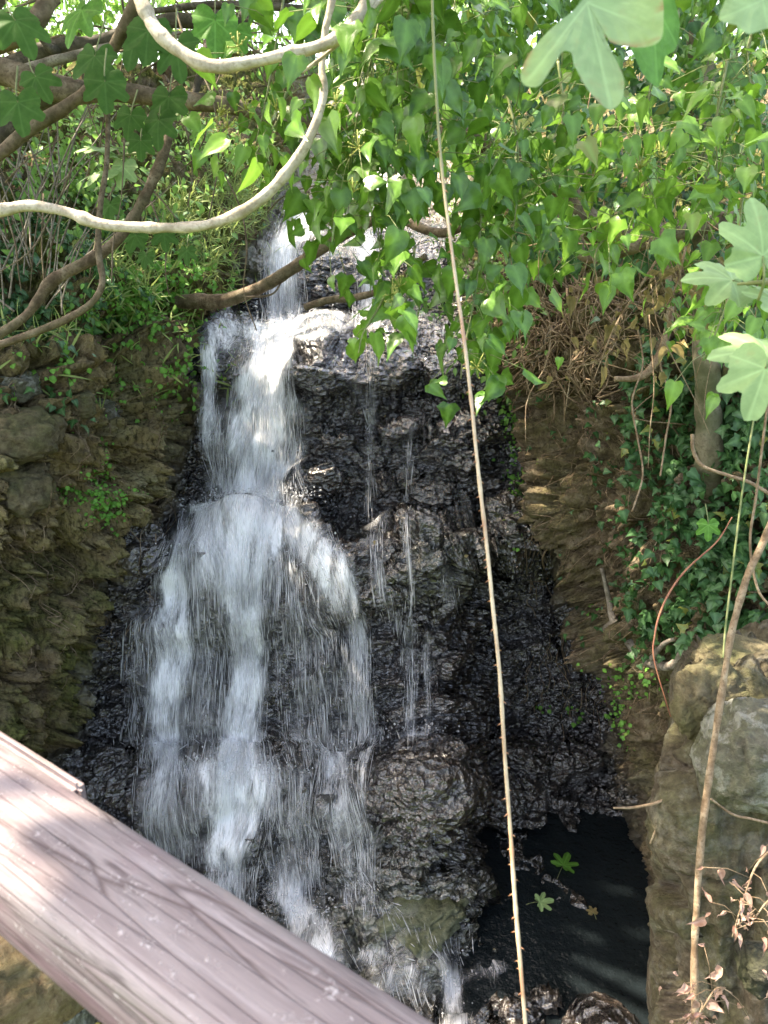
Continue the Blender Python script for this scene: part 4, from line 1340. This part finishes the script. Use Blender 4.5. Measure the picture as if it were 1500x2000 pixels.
spray('ivy spray behind the cane reaching lowest over the rock', [(960, 300, 1.9), (940, 420, 1.9), (930, 560, 1.9), (905, 690, 1.9), (900, 740, 1.9)], 62, 95, 72, umb=[(930, 718, 1.8)])
spray('ivy shoot right of the cane pointing down beside the lowest spray', [(940, 480, 2.0), (960, 560, 2.0), (950, 650, 2.0), (955, 745, 2.0)], 26, 66, 70)
spray('ivy shoot spreading sideways below the forked limb', [(960, 560, 2.1), (985, 620, 2.1), (1000, 650, 2.1)], 8, 50, 60, 'ivylight')
spray('ivy spray in front of the forked limb', [(990, 180, 1.9), (1010, 280, 1.9), (1010, 380, 1.95), (1000, 470, 1.95)], 62, 120, 66, umb=[(1070, 315, 1.8), (985, 290, 1.8)])
spray('ivy spray under the big pale fig leaf', [(1090, 120, 2.1), (1100, 220, 2.1), (1080, 330, 2.1), (1070, 420, 2.1)], 70, 150, 60)
spray('flowering ivy spray right of the forked limb', [(1270, 180, 2.0), (1250, 270, 2.0), (1260, 350, 2.0), (1250, 410, 2.0)], 62, 130, 66, 'ivylight', umb=[(1235, 280, 1.9), (1250, 330, 1.9), (1290, 310, 1.9)])
spray('bright cluster of drooping ivy leaves topped by a flower head', [(1190, 455, 2.0), (1165, 490, 2.0), (1160, 540, 2.0)], 18, 90, 76, 'ivylight', umb=[(1215, 460, 1.95), (1205, 475, 1.95)])
spray('ivy spray left of the near fig leaves at the right edge', [(1420, 120, 1.9), (1400, 230, 1.9), (1400, 330, 1.9), (1390, 430, 1.9)], 76, 150, 60, 'ivylight')
spray('ivy spray in the top right corner under the pale leaf tip', [(1480, 20, 2.0), (1460, 120, 2.0), (1480, 230, 2.0), (1490, 330, 2.0)], 66, 140, 60)
spray('ivy spray with narrow leaves inside the bend of the long arc', [(560, -40, 1.9), (540, 80, 1.9), (520, 190, 1.9), (500, 280, 1.9)], 40, 110, 74, umb=[(465, 90, 1.6), (480, 215, 1.7), (540, 215, 1.7), (430, 225, 1.7), (445, 250, 1.7)])
spray('long narrow ivy leaves hanging from the arc over the sunlit bank', [(560, 180, 1.85), (540, 240, 1.85), (500, 300, 1.85), (490, 340, 1.85)], 20, 80, 74, 'ivylight', [tmpl_ivy(0, 0.62), tmpl_ivy(0, 0.7)])
spray('ivy spray at the very top between the pale branch ends', [(820, -60, 1.6), (800, 20, 1.6), (770, 110, 1.65), (745, 180, 1.7)], 42, 120, 84)
spray('fresh ivy shoot low on the near right edge', [(1430, 560, 1.7), (1410, 620, 1.7), (1380, 690, 1.7), (1370, 700, 1.7)], 15, 70, 66, 'ivylight')
spray('ivy spray along the trunk on the right edge', [(1450, 380, 2.2), (1440, 470, 2.2), (1420, 560, 2.2), (1400, 640, 2.2)], 50, 120, 62, 'ivylight')
spray('wilted yellowish leaves hanging from dry stems below the ivy', [(1300, 480, 2.6), (1250, 560, 2.6), (1200, 640, 2.6), (1160, 740, 2.6)], 34, 110, 46, 'wilt', T_DEAD, group='wilted sprays', name='wilted_spray', hang=1.2)
spray('wilted brown leaf bunch just left of the trunk', [(1340, 480, 2.6), (1320, 560, 2.6), (1290, 620, 2.6)], 26, 90, 46, 'wilt', T_DEAD, group='wilted sprays', name='wilted_spray', hang=1.2)


# deeper ivy filling the canopy behind the sprays
def thicket(name, label, regs, n, size, mat, tmpl, parent_cat='ivy'):
    lv = Bag()
    c0 = None
    for (a0, a1, b0, b1, d0, d1, w) in regs:
        m = int(n * w)
        a, b, d = RNG.uniform(a0, a1, m), RNG.uniform(b0, b1, m), RNG.uniform(d0, d1, m)
        # clumps and gaps
        k = fbm(np.stack([a / 70, b / 70, d * 1.5], -1), 3, 200) + 0.25 > RNG.uniform(-0.6, 0.6, m)
        a, b, d = a[k], b[k], d[k]
        pos = P(a, b, d)
        m = len(a)
        tip = DOWN * 0.9 + rdir(m, 0.5)
        nrm = TOCAM * 0.7 + np.array([0, 0, 0.7]) + rdir(m, 0.5)
        put_leaves(lv, pos, tip, nrm, size * RNG.uniform(0.6, 1.2, m), tmpl)
        c0 = pos.mean(0) if c0 is None else c0
    t = thing(name, label, parent_cat, c0)
    lv.build('foliage', M[mat], t)
    return t


thicket('ivy_thicket', 'dense ivy draped over the tree limbs across the upper right', [(640, 1020, -150, 330, 2.2, 3.0, .30), (960, 1620, -150, 480, 2.3, 3.3, .50), (900, 1620, -150, 160, 2.6, 3.3, .45), (880, 1060, 300, 560, 2.3, 3.0, .08), (1300, 1620, 450, 700, 2.7, 3.3, .12)], 2300, 0.056, 'ivy', T_HEART)
thicket('ivy_thicket', 'ivy deep behind the front leaves at top right, its shade put into a darker colour', [(620, 1620, -200, 330, 3.4, 4.6, .8), (1000, 1620, 330, 520, 3.5, 4.2, .2)], 5000, 0.08, 'ivydark', T_HEART)


def cover(name, label, regs, size, mat, tmpl, stuff=True, lift=(0.01, 0.10), hang=0.55, cat=None, clump=70):
    """leaves growing out of the gorge surface; regs: (a, b, sa, sb, n)"""
    lv = Bag()
    for (a0, b0, sa, sb, n) in regs:
        a, b = RNG.normal(a0, sa, n), RNG.normal(b0, sb, n)
        k = fbm(np.stack([a / clump, b / clump, a * 0], -1), 3, 300) > RNG.uniform(-0.9, 0.25, n)
        a, b = a[k], b[k]
        pos, nn = S(a, b, RNG.uniform(*lift, len(a)))
        m = len(a)
        tip = DOWN * hang + nn * 0.35 + rdir(m, 0.5)
        nrm = nn * 0.8 + np.array([0, 0, 0.5]) + rdir(m, 0.4)
        put_leaves(lv, pos, tip, nrm, size * RNG.uniform(0.55, 1.25, m), tmpl)
    if stuff:
        return tag(lv.build(name, M[mat]), label, cat, None, 'stuff')
    t = thing(name, label, cat, on(regs[0][0], regs[0][1]))
    lv.build('foliage', M[mat], t)
    return t


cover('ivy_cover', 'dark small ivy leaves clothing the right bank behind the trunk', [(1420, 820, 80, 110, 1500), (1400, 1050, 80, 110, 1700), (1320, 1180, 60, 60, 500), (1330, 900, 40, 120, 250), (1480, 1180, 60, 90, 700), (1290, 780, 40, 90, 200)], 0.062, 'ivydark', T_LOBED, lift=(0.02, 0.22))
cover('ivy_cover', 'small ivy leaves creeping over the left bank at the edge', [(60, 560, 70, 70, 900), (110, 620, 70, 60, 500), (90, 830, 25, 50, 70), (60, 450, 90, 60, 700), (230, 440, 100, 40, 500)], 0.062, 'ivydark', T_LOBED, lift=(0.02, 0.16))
cover('ivy_cover', 'leafy ivy covering the right slope above the dry stems', [(1030, 560, 60, 60, 700), (980, 640, 45, 60, 300), (1100, 530, 70, 40, 500), (960, 480, 60, 50, 400), (980, 720, 25, 60, 80)], 0.060, 'bush', T_BUSH, lift=(0.02, 0.25))
cover('slope_leaves', 'small leafy growth filling the slope behind the long arc', [(120, 380, 110, 60, 1300), (300, 330, 80, 50, 900), (60, 300, 80, 60, 700), (420, 330, 50, 40, 400)], 0.075, 'bush', T_BUSH, lift=(0.05, 0.6))
cover('ground_herbs', 'fresh green herbs and ferns covering the left bank', [(290, 600, 70, 55, 2200), (330, 540, 60, 40, 1000), (200, 620, 70, 60, 900), (270, 700, 60, 45, 500), (350, 650, 30, 40, 300)], 0.042, 'fern', T_FERN, lift=(0.0, 0.12))
cover('grass_tufts', 'dry and green grass on the sunlit left bank', [(430, 400, 60, 40, 2600), (280, 620, 90, 70, 1500), (350, 470, 80, 40, 1200), (430, 520, 40, 50, 300), (140, 680, 80, 40, 400)], 0.17, 'grass', T_BLADE, lift=(0.0, 0.06), hang=-0.35)
cover('maidenhair_patch', 'bright green patch of maidenhair fern on the left rock wall', [(175, 925, 20, 26, 330), (150, 970, 22, 16, 240), (185, 985, 12, 22, 120), (205, 870, 14, 16, 60)], 0.028, 'fern', T_FERN, False, (0.0, 0.06), 0.5, 'fern', 400)
cover('maidenhair_patch', 'small bright fern tuft below the fallen branch on the left bank', [(300, 740, 22, 18, 120), (315, 770, 8, 8, 30), (420, 560, 14, 14, 140)], 0.030, 'fern', T_FERN, False, (0.0, 0.06), 0.5, 'fern', 400)
cover('maidenhair_patch', 'green trailing fern on the bank corner right of the cane', [(1000, 900, 12, 40, 90), (1015, 980, 10, 40, 60), (990, 840, 14, 30, 60)], 0.032, 'fern', T_FERN, False, (0.0, 0.06), 0.5, 'fern', 400)
cover('maidenhair_patch', 'dark green fern strip below the grey forked root', [(1225, 1350, 20, 40, 150), (1240, 1410, 16, 30, 90), (1300, 1320, 40, 16, 90)], 0.034, 'fern', T_FERN, False, (0.0, 0.06), 0.5, 'fern', 400)
cover('maidenhair_patch', 'lush green tuft growing on the rock beside the upper cascade behind the cane', [(850, 600, 14, 20, 160), (840, 575, 14, 16, 80)], 0.045, 'fern', T_FERN, False, (0.0, 0.06), 0.5, 'fern', 400)
for (x, y, lb) in ((1060, 1385, 'small green seedling on the dark recess wall just right of the cane'), (1125, 1395, 'tiny seedling on the recess wall nearer the soil bank'), (1165, 1180, 'small seedling under the bright bare root end')):
    cover('seedling', lb, [(x, y, 9, 7, 12)], 0.04, 'fern', T_FERN, False, (0.01, 0.05), 0.1, 'seedling', 4000)

cover('trailing_ivy', 'sparse small ivy trailing down the bare soil bank right of the thorny cane', [(1180, 860, 60, 60, 120), (1230, 980, 40, 80, 130), (1150, 1000, 50, 70, 60), (1210, 1130, 40, 60, 90), (1080, 800, 30, 50, 60), (1050, 950, 14, 60, 50)], 0.045, 'ivydark', T_LOBED, False, (0.01, 0.08), 0.6, 'ivy')
cover('trailing_ivy', 'small leaves and moss tufts spilling over the top of the left rock wall', [(180, 740, 90, 26, 260), (330, 690, 50, 30, 200), (80, 720, 60, 30, 160), (300, 800, 40, 30, 60)], 0.04, 'fern', T_FERN, False, (0.0, 0.08), 0.7, 'plants')

# ------------------------------------------------------------------ fig leaves
def fig_spray(label, leaves_, mat='fig', tw=None, group='fig leaves on the left', name='fig_spray'):
    """leaves_: (px, py of the stalk end, depth, size px, direction deg on the photo (90 = down), tilt)"""
    l0 = leaves_[0]
    t = thing(name, label, 'fig leaves', P(l0[0], l0[1], l0[2]), group)
    for (a, b, d, s, ang, tilt) in leaves_:
        p = P(a, b, d)
        r = math.radians(ang)
        tip = RGT * math.cos(r) - UPV * math.sin(r) - FWD * 0.25 * math.sin(math.radians(tilt))
        nrm = -FWD * math.cos(math.radians(tilt)) + UPV * math.sin(math.radians(tilt)) + RGT * random.gauss(0, 0.18)
        lv = Bag()
        put_leaves(lv, p[None], unit(tip)[None], nrm[None], s * d / F * 0.62, T_FIGN)
        lv.build('leaf', M[mat], t)
        e = p - unit(tip) * s * 0.6 * d / F + UPV * s * 0.2 * d / F + FWD * 0.02
        V, Fc = tube(spline([p, p - unit(tip) * s * 0.25 * d / F, e], 10), np.linspace(.0016, .0022, 10), 6)
        mesh('stalk', V, Fc, M['greencane'], t)
    if tw:
        V, Fc = limb(tw, 7)
        mesh('twig', V, Fc, M['greencane'], t)
    return t


T_FIGN = [tmpl_fig(0.1, 9, 90, 0.3, 0), tmpl_fig(0.35, 9, 90, 0.45, 1), tmpl_fig(0.2, 9, 90, 0.55, 2)]
fig_spray('dark fig leaves hanging before the level limb at top left', [(185, 110, 1.9, 110, 100, 30), (205, 160, 1.85, 100, 85, 30), (30, 40, 1.6, 120, 60, 20), (290, 60, 1.9, 110, 95, 35), (345, 90, 1.9, 110, 85, 20)], 'fig')
fig_spray('dark fig leaf hanging at the left edge below the level limb', [(35, 200, 1.7, 105, 80, 15), (70, 150, 2.0, 90, 60, 30)], 'fig')
fig_spray('translucent fig leaves between the two pale branches', [(270, 60, 2.1, 120, 110, 10), (330, 190, 2.1, 90, 95, 15), (255, 225, 2.1, 75, 100, 20), (310, 235, 2.1, 90, 95, 20), (275, 275, 2.1, 60, 90, 10)], 'fig')
fig_spray('bright fig leaves lying flat over the left bank behind the thin woody stem', [(205, 290, 3.4, 95, 175, 60), (205, 335, 3.4, 100, 165, 55), (215, 300, 3.4, 80, 200, 65), (240, 325, 3.4, 70, 100, 50)], 'figpale', [(320, 300, 3.4, 4), (260, 300, 3.4, 5), (205, 310, 3.4, 5)])
fig_spray('small fig leaves below the long arc on the left bank', [(265, 460, 3.6, 60, 110, 50), (320, 455, 3.6, 60, 80, 50), (365, 490, 3.6, 46, 90, 40), (285, 500, 3.6, 42, 100, 40), (215, 400, 3.6, 60, 90, 40)], 'fig')
fig_spray('fig leaves in the light behind the left limb', [(70, 30, 3.0, 110, 200, 40), (420, 40, 2.6, 110, 90, 0), (455, 60, 2.7, 90, 110, 0), (60, 190, 3.1, 90, 150, 50), (160, 20, 2.8, 120, 120, 40)], 'fern')
fig_spray('group of pale fig leaves leaning in from the right edge', [(1490, 500, 1.05, 190, 265, 20), (1430, 548, 1.15, 150, 190, 35), (1520, 590, 1.1, 120, 200, 45), (1500, 690, 1.05, 180, 185, 40), (1495, 720, 1.0, 170, 110, 25)], 'figpale', [(1560, 560, 1.1, 9), (1490, 552, 1.1, 9), (1440, 555, 1.12, 6)], group='fig leaves on the right')


def outline_leaf(name, label, poly, centre, depths, tips, mat, cat='fig leaf'):
    """a single near leaf: its outline, the point where its veins meet, a gentle curl"""
    poly = np.array(poly, float)
    c = np.array(centre, float)
    closed = np.vstack([poly, poly[:1]])
    sp_ = spline(np.hstack([closed, np.zeros((len(closed), 1))]), 140)[:-1, :2]
    rings = 12
    V, A = [], []
    for k in range(rings + 1):
        f = k / rings
        q = c + (sp_ - c) * f
        dv = np.full(len(q), 99.0)
        for tp in tips:
            d = np.array(tp, float) - c
            L = np.linalg.norm(d)
            u = d / L
            w = q - c
            s_ = np.clip((w @ u), 0, L)
            dv = np.minimum(dv, np.linalg.norm(w - s_[:, None] * u, axis=1))
            for g_ in (0.3, 0.5, 0.7):          # side veins
                for sg in (-1, 1):
                    st = c + u * L * g_
                    ang = math.atan2(u[1], u[0]) + sg * 0.8
                    uu = np.array([math.cos(ang), math.sin(ang)])
                    w2 = q - st
                    s2 = np.clip(w2 @ uu, 0, L * 0.4)
                    dv = np.minimum(dv, np.linalg.norm(w2 - s2[:, None] * uu, axis=1) + 1.5)
        d = depths[0] + (depths[1] - depths[0]) * (q[:, 1] - poly[:, 1].min()) / (np.ptp(poly[:, 1])) \
            + 0.012 * np.sin((q[:, 0] - c[0]) / 40) - 0.00018 * np.minimum(dv, 40)
        V.append(P(q[:, 0], q[:, 1], d))
        A.append(np.stack([dv * 0 + ss(f, 0.88, 0.97), dv * 0, 1 - ss(dv, 0.6, 3.0)], -1))
    n = len(sp_)
    V, A = np.concatenate(V), np.concatenate(A)
    i = np.arange(rings)[:, None] * n
    j = np.arange(n)[None]
    Q = np.stack([i + j, i + n + j, i + n + (j + 1) % n, i + (j + 1) % n], -1).reshape(-1, 4)
    bag = Bag()
    bag.add(V, Q, A)
    t = thing(name, label, cat, P(c[0], c[1], depths[0]))
    bag.build('blade', M[mat], t)
    V, Fc = tube(spline([P(c[0], c[1], depths[0] + 0.003), P(c[0] + 5, c[1] - 70, depths[0] + 0.02), P(c[0] + 30, c[1] - 160, depths[0] + 0.06)], 14), 0.0022, 7)
    mesh('stalk', V, Fc, M['greencane'], t)
    return t


outline_leaf('fig_leaf', 'big pale fig leaf with brown-edged tears hanging close at the top right',
             [(1148, -12), (1190, -40), (1260, -45), (1292, -10), (1296, 40), (1290, 78), (1262, 92), (1222, 90), (1192, 82), (1184, 70), (1182, 92), (1196, 104), (1214, 140), (1219, 160), (1216, 192),
              (1200, 212), (1188, 214), (1165, 196), (1143, 168), (1128, 140), (1120, 122), (1116, 104), (1100, 100), (1082, 126), (1056, 165), (1036, 170), (1020, 162), (1018, 140), (1034, 104), (1070, 62), (1098, 38), (1120, 20)],
             (1147, 5), (0.70, 0.62), [(1192, 205), (1030, 158), (1280, 60)], 'figbig')
outline_leaf('fig_leaf', 'yellow-green fig leaf hanging behind the big pale fig leaf',
             [(1255, -40), (1300, -40), (1325, 30), (1326, 70), (1318, 98), (1300, 110), (1296, 140), (1290, 162), (1280, 168), (1258, 148), (1240, 112), (1228, 80), (1240, 30)],
             (1275, 0), (0.82, 0.8), [(1283, 165), (1318, 80)], 'fern')
outline_leaf('fig_leaf', 'blue-white tip of a fig leaf in the top right corner',
             [(1440, -60), (1560, -60), (1570, 40), (1500, 55), (1462, 66), (1440, 50), (1416, 44), (1404, 34), (1414, 6)],
             (1490, 0), (0.6, 0.58), [(1410, 36), (1500, 55)], 'figpale')

# fallen leaves
def fallen(a, b, d, s, ang, mat, label, deep, name='fallen_leaf'):
    bag = Bag()
    p = P(a, b, d)
    q, _ = S(np.array([float(a)]), np.array([float(b)]), np.array([0.02]))
    if q[0][2] > p[2]:                                # a stone stands above the water here: the leaf lies on it
        p = q[0]
    r = math.radians(ang)
    tip = np.array([math.cos(r), math.sin(r), 0.02])
    put_leaves(bag, p[None], tip[None], np.array([[0, -0.15, 1.0]]), s, [tmpl_fig(deep, 8, 72, 0.12, 3)])
    t = thing(name, label, 'fallen leaf', p)
    bag.build('blade', M[mat], t)
    V, Fc = tube(spline([p, p - tip * s * .5 + np.array([0, 0, .01]), p - tip * s], 8), 0.002, 5)
    mesh('stalk', V, Fc, M['greencane'], t)


def water_d(y):
    return (4.9 - 0.03) / (0.3746 + 0.9272 * (y - 1000) / F)


fallen(1100, 1690, water_d(1690), 0.15, 60, 'fern', 'green five-lobed fig leaf floating on the dark pool', 1.0)
fallen(1055, 1762, water_d(1762), 0.11, 10, 'figpale', 'pale fig leaf with long stalk lying on wet stones below the green floating leaf', 0.9)
fallen(1158, 1782, water_d(1782), 0.06, 100, 'wilt', 'small brown leaf floating on the pool nearest the rock buttress', 0.4)
p, nn = S(np.array([1383.]), np.array([1043.]), np.array([0.25]))
fig_spray('single bright yellow-green leaf in the dark ivy on the right', [(1383, 1025, 3.1, 52, 90, 20)], 'fern', group='single leaves', name='leaf_shoot')

for (x, y) in ((756, 840), (735, 1062), (690, 1180), (740, 1172), (848, 1215), (915, 1065), (930, 1300), (1108, 1488)):
    bag = Bag()
    q, nn = S(np.array([float(x)]), np.array([float(y)]), np.array([0.04]))
    put_leaves(bag, q, unit(rdir(1) + DOWN), nn, 0.035, T_BUSH)
    tag(bag.build('leaf_fragment', M['wilt']), 'small yellowed leaf stuck on the wet black rock', 'leaf', 'small leaves stuck on the wet rock')

# dead leaf twigs on the near right
spray('twig of curled pink-brown dead leaves on the near right', [(1530, 1640, 1.7), (1478, 1690, 1.7), (1448, 1770, 1.7), (1430, 1830, 1.7)], 18, 70, 40, 'dead', T_DEAD, group='dead leaf twigs', name='dead_leaf_twig', hang=1.0, dsp=0.03)
spray('dead reddish leaves bunched at the bottom beside the ropy vine', [(1330, 2030, 1.8), (1370, 1975, 1.8), (1400, 1930, 1.8), (1430, 1940, 1.8)], 26, 90, 38, 'dead', T_DEAD, group='dead leaf twigs', name='dead_leaf_twig', hang=0.8, dsp=0.03)
spray('dead leaf cluster at the right edge above the smooth stone', [(1540, 1740, 1.65), (1500, 1760, 1.65), (1470, 1800, 1.65)], 13, 60, 40, 'dead', T_DEAD, group='dead leaf twigs', name='dead_leaf_twig', hang=1.0, dsp=0.03)

# ------------------------------------------------------------------ handrail
def handrail():
    A_ = P(0, 1625, 0.70)
    B_ = P(600, 2072, 0.5142)
    u = unit(B_ - A_)
    u[2] = 0
    u = unit(u)
    L = 2.6
    mid = A_ + u * 0.1
    o = bpy.data.objects.new('handrail', None)
    COL.objects.link(o)
    ang = math.atan2(u[1], u[0])
    o.location = Vector(mid)
    o.rotation_euler = (0, 0, ang)
    bpy.context.view_layer.update()
    tag(o, 'weathered wooden handrail with worn maroon stain crossing the lower left', 'handrail')
    n, s = 160, 40
    xs = np.linspace(-L / 2, L / 2, n)
    th = np.linspace(0, 2 * math.pi, s, endpoint=False)
    e = 0.5
    cy = np.sign(np.cos(th)) * np.abs(np.cos(th)) ** e * 0.051
    cz = np.sign(np.sin(th)) * np.abs(np.sin(th)) ** e * 0.050
    X, CY = np.meshgrid(xs, cy, indexing='ij')
    _, CZ_ = np.meshgrid(xs, cz, indexing='ij')
    w = 1 + 0.012 * fbm(np.stack([X * 2.5, CY * 20, CZ_ * 20], -1), 3, 9) + 0.006 * fbm(np.stack([X * 9, CY * 130, CZ_ * 130], -1), 2, 19)
    V = np.stack([X, CY * w, CZ_ * w], -1).reshape(-1, 3)
    i = np.arange(n - 1)[:, None] * s
    j = np.arange(s)[None]
    Q = np.stack([i + j, i + (j + 1) % s, i + s + (j + 1) % s, i + s + j], -1).reshape(-1, 4)
    me = mesh('beam', V, [Q, np.array([list(range(s))[::-1], [(n - 1) * s + k for k in range(s)]])], M['rail'])
    me.parent = o
    return o, u, mid


rail, rail_u, rail_mid = handrail()

# posts and deck of the footbridge under the rail (below the frame)
def box(c, h, name, mat, parent=None, bev=0.006):
    import bmesh
    bm = bmesh.new()
    bmesh.ops.create_cube(bm, size=2)
    for v in bm.verts:
        v.co = Vector((v.co.x * h[0], v.co.y * h[1], v.co.z * h[2]))
    bmesh.ops.bevel(bm, geom=bm.edges[:], offset=bev, segments=2, affect='EDGES')
    me = bpy.data.meshes.new(name)
    bm.to_mesh(me)
    bm.free()
    me.materials.append(mat)
    o = bpy.data.objects.new(name, me)
    COL.objects.link(o)
    o.location = c
    o.parent = parent
    return o


box((-0.285, 0.052, 0.004), (0.24, 0.007, 0.038), 'batten', M['rail'], rail)

# ------------------------------------------------------------------ background shrubs, trees and an unseen tree overhead added for shade
def crown(centres, n, size, tmpl, parent, mat, carve=None):
    lv = Bag()
    for (c, r) in centres:
        m = int(n * r ** 2)
        d = unit(rdir(m)) * (RNG.random(m)[:, None] ** 0.4)
        pos = np.array(c) + d * np.array([r, r, r * 0.8])
        k = fbm(pos * 1.4, 3, 400) > RNG.uniform(-0.8, 0.35, m)
        pos, d = pos[k], d[k]
        if carve:  # gaps cut along sun rays so flecks land on chosen spots
            for (tp, rr) in carve:
                w = pos - tp
                s_ = w @ SUN
                dist = np.linalg.norm(w - s_[:, None] * SUN, axis=1)
                kk = (dist > rr + 0.12) | (s_ < 0.3)
                pos, d = pos[kk], d[kk]
        m = len(pos)
        put_leaves(lv, pos, DOWN * 0.5 + d * 0.6 + rdir(m, 0.5), np.array([0, 0, 1.0]) + d * 0.6 + rdir(m, 0.4), size * RNG.uniform(0.6, 1.2, m), tmpl)
    return lv.build('crown', M[mat], parent)


def tree(name, label, base_, top, r0, centres, n, size, tmpl, mat, bark, cat='tree', group=None, carve=None):
    t = thing(name, label, cat, base_, group)
    b0, t0 = np.array(base_, float), np.array(top, float)
    m = (b0 + t0) / 2 + rdir(1, 0.12)[0]
    c = spline([b0, m, t0], 24)
    bag = Bag()
    V, Fc = tube(c, np.linspace(r0, r0 * 0.45, 24), 10, 0.12, 4, 6)
    bag.add(V, Fc)
    for (cc, r) in centres:
        s0 = c[random.randint(10, 20)]
        V, Fc = tube(spline([s0, (s0 + np.array(cc)) / 2 + rdir(1, 0.15)[0], np.array(cc)], 16), np.linspace(r0 * 0.45, r0 * 0.12, 16), 7, 0.1, 5, 6)
        bag.add(V, Fc)
    bag.build('trunk', M[bark], t)
    crown(centres, n, size, tmpl, t, mat, carve)
    return t


def pc(a, b, d):
    return P(a, b, d)


FLECKS = [(P(105, 1606, 0.64), -0.025), (P(1300, 1290, 2.5), 0.05), (P(1430, 1280, 2.5), 0.10), (P(440, 390, 7), 0.55), (P(350, 470, 6), 0.3),
          (P(1140, 1170, 4.75), 0.03), (P(1175, 950, 4.5), 0.05), (P(560, 120, 1.42), 0.05), (P(630, 180, 1.5), 0.05), (P(300, 440, 1.6), 0.03), (P(500, 400, 1.55), 0.05), (P(560, 650, 7), 0.45), (P(580, 450, 9), 0.5), (P(515, 770, 6.4), 0.42), (P(505, 900, 6.3), 0.35), (P(470, 1020, 6.15), 0.38), (P(430, 1100, 5.9), 0.1), (P(470, 1540, 5.6), 0.05),
          (P(1300, 350, 2), -0.03), (P(900, 160, 1.8), -0.03), (P(700, 300, 1.8), -0.03), (P(1160, 520, 2), 0.0), (P(1440, 470, 2), 0.02), (P(1080, 60, 2.2), 0.02), (P(640, 60, 1.7), 0.02), (P(460, 60, 2.6), 0.05), (P(560, 345, 1.53), 0.0), (P(100, 408, 1.6), 0.0), (P(420, 128, 1.42), 0.0), (P(1175, 950, 4.3), 0.06), (P(330, 720, 5.8), 0.08), (P(90, 60, 4), 0.2), (P(200, 330, 3.4), 0.03), (P(1330, 430, 2.2), 0.0), (P(1450, 500, 1.1), 0.0), (P(250, 620, 5.2), 0.1), (P(60, 870, 4), 0.0)]

BGS = [
    ('shrub', 'sunlit shrub on the slope behind the left limbs', (120, 330, 7.5), (150, 250, 7.4), [((60, 250, 7.2), .6), ((190, 230, 7.4), .6), ((120, 150, 7.6), .7)], 420, 0.085, T_BUSH, 'bush'),
    ('shrub', 'leafy shrub beside the head of the stream left of the upper cascade', (400, 360, 8.2), (400, 300, 8.2), [((340, 280, 8), .55), ((440, 260, 8.4), .6)], 420, 0.08, T_BUSH, 'bush'),
    ('bushy_tree', 'leafy tree behind the limbs in the top left corner', (40, 260, 9), (40, 60, 9), [((-60, 60, 9), 1.0), ((140, 20, 9.2), 1.1), ((60, -120, 9), 1.1), ((200, 120, 9.4), .9), ((-40, -60, 9.5), 1.2), ((230, -60, 9.5), 1.1)], 520, 0.12, T_BUSH, 'bush'),
    ('bushy_tree', 'leafy tree behind the two pale branches', (420, 240, 11), (420, 90, 11), [((340, 60, 11), 1.1), ((500, 90, 11), 1.0), ((430, -80, 11), 1.2), ((300, -40, 11), 1.2), ((560, -20, 11), 1.2)], 480, 0.12, T_BUSH, 'bush'),
    ('bushy_tree', 'leafy tree above the head of the stream behind the ivy', (800, 260, 13), (800, 110, 13), [((700, 40, 13), 1.1), ((880, 110, 12.5), 1.2), ((800, -90, 13), 1.3), ((930, -20, 13), 1.3), ((660, -80, 13), 1.3)], 400, 0.13, T_BUSH, 'bush'),
    ('bushy_tree', 'leafy tree behind the ivy at the far right', (1200, 330, 9), (1200, 150, 9), [((1060, 200, 9), 1.1), ((1250, 130, 8.6), 1.2), ((1400, 220, 8), 1.2), ((1250, -60, 9), 1.2)], 330, 0.12, T_BUSH, 'bush'),
]
for nm, lb, bs, tp, cs, n_, sz, tm, mt in BGS:
    tree(nm, lb, pc(*bs), pc(*tp), 0.10, [(pc(*c), r) for c, r in cs], n_, sz, tm, mt, 'brown', 'shrub' if nm == 'shrub' else 'tree', None, FLECKS)

targets = np.concatenate([S(RNG.uniform(0, 1450, 500), RNG.uniform(450, 2000, 500))[0], P(RNG.uniform(0, 1500, 250), RNG.uniform(0, 700, 250), RNG.uniform(1.4, 3.2, 250)),
                          P(RNG.uniform(1000, 1320, 60), RNG.uniform(-40, 220, 60), 0.66), P(RNG.uniform(-200, 800, 160), RNG.uniform(1400, 2200, 160), 0.62), P(RNG.uniform(1280, 1500, 140), RNG.uniform(1230, 2000, 140), 2.3), P(RNG.uniform(-60, 200, 40), RNG.uniform(1800, 2050, 40), 3.1)])
cen = []  # unseen canopy: clumps placed only where they block the sun
for gy_ in np.arange(-0.6, 14.0, 1.1):
    for gx_ in np.arange(-11.0, 1.4, 1.15):
        y = gy_ + random.uniform(-.3, .3)
        x = gx_ + random.uniform(-.3, .3)
        c_ = np.array([x, y, CZ + 1.7 + 0.29 * y + random.uniform(0, 0.7)])
        w_ = c_ - targets
        s_ = w_ @ SUN
        hit = (np.linalg.norm(w_ - s_[:, None] * SUN, axis=1) < 0.75) & (s_ > 0)
        if hit.sum() >= 1:
            cen.append((c_, random.uniform(0.8, 1.05)))
tree('unseen_shade_tree', 'unseen fig tree shaped over the gorge to shade it', (-5.5, 7.0, -1.0), (-3.5, 6.5, 4.2), 0.22, cen, 240, 0.19, T_FIG, 'fig', 'greybark', 'tree', None, FLECKS)
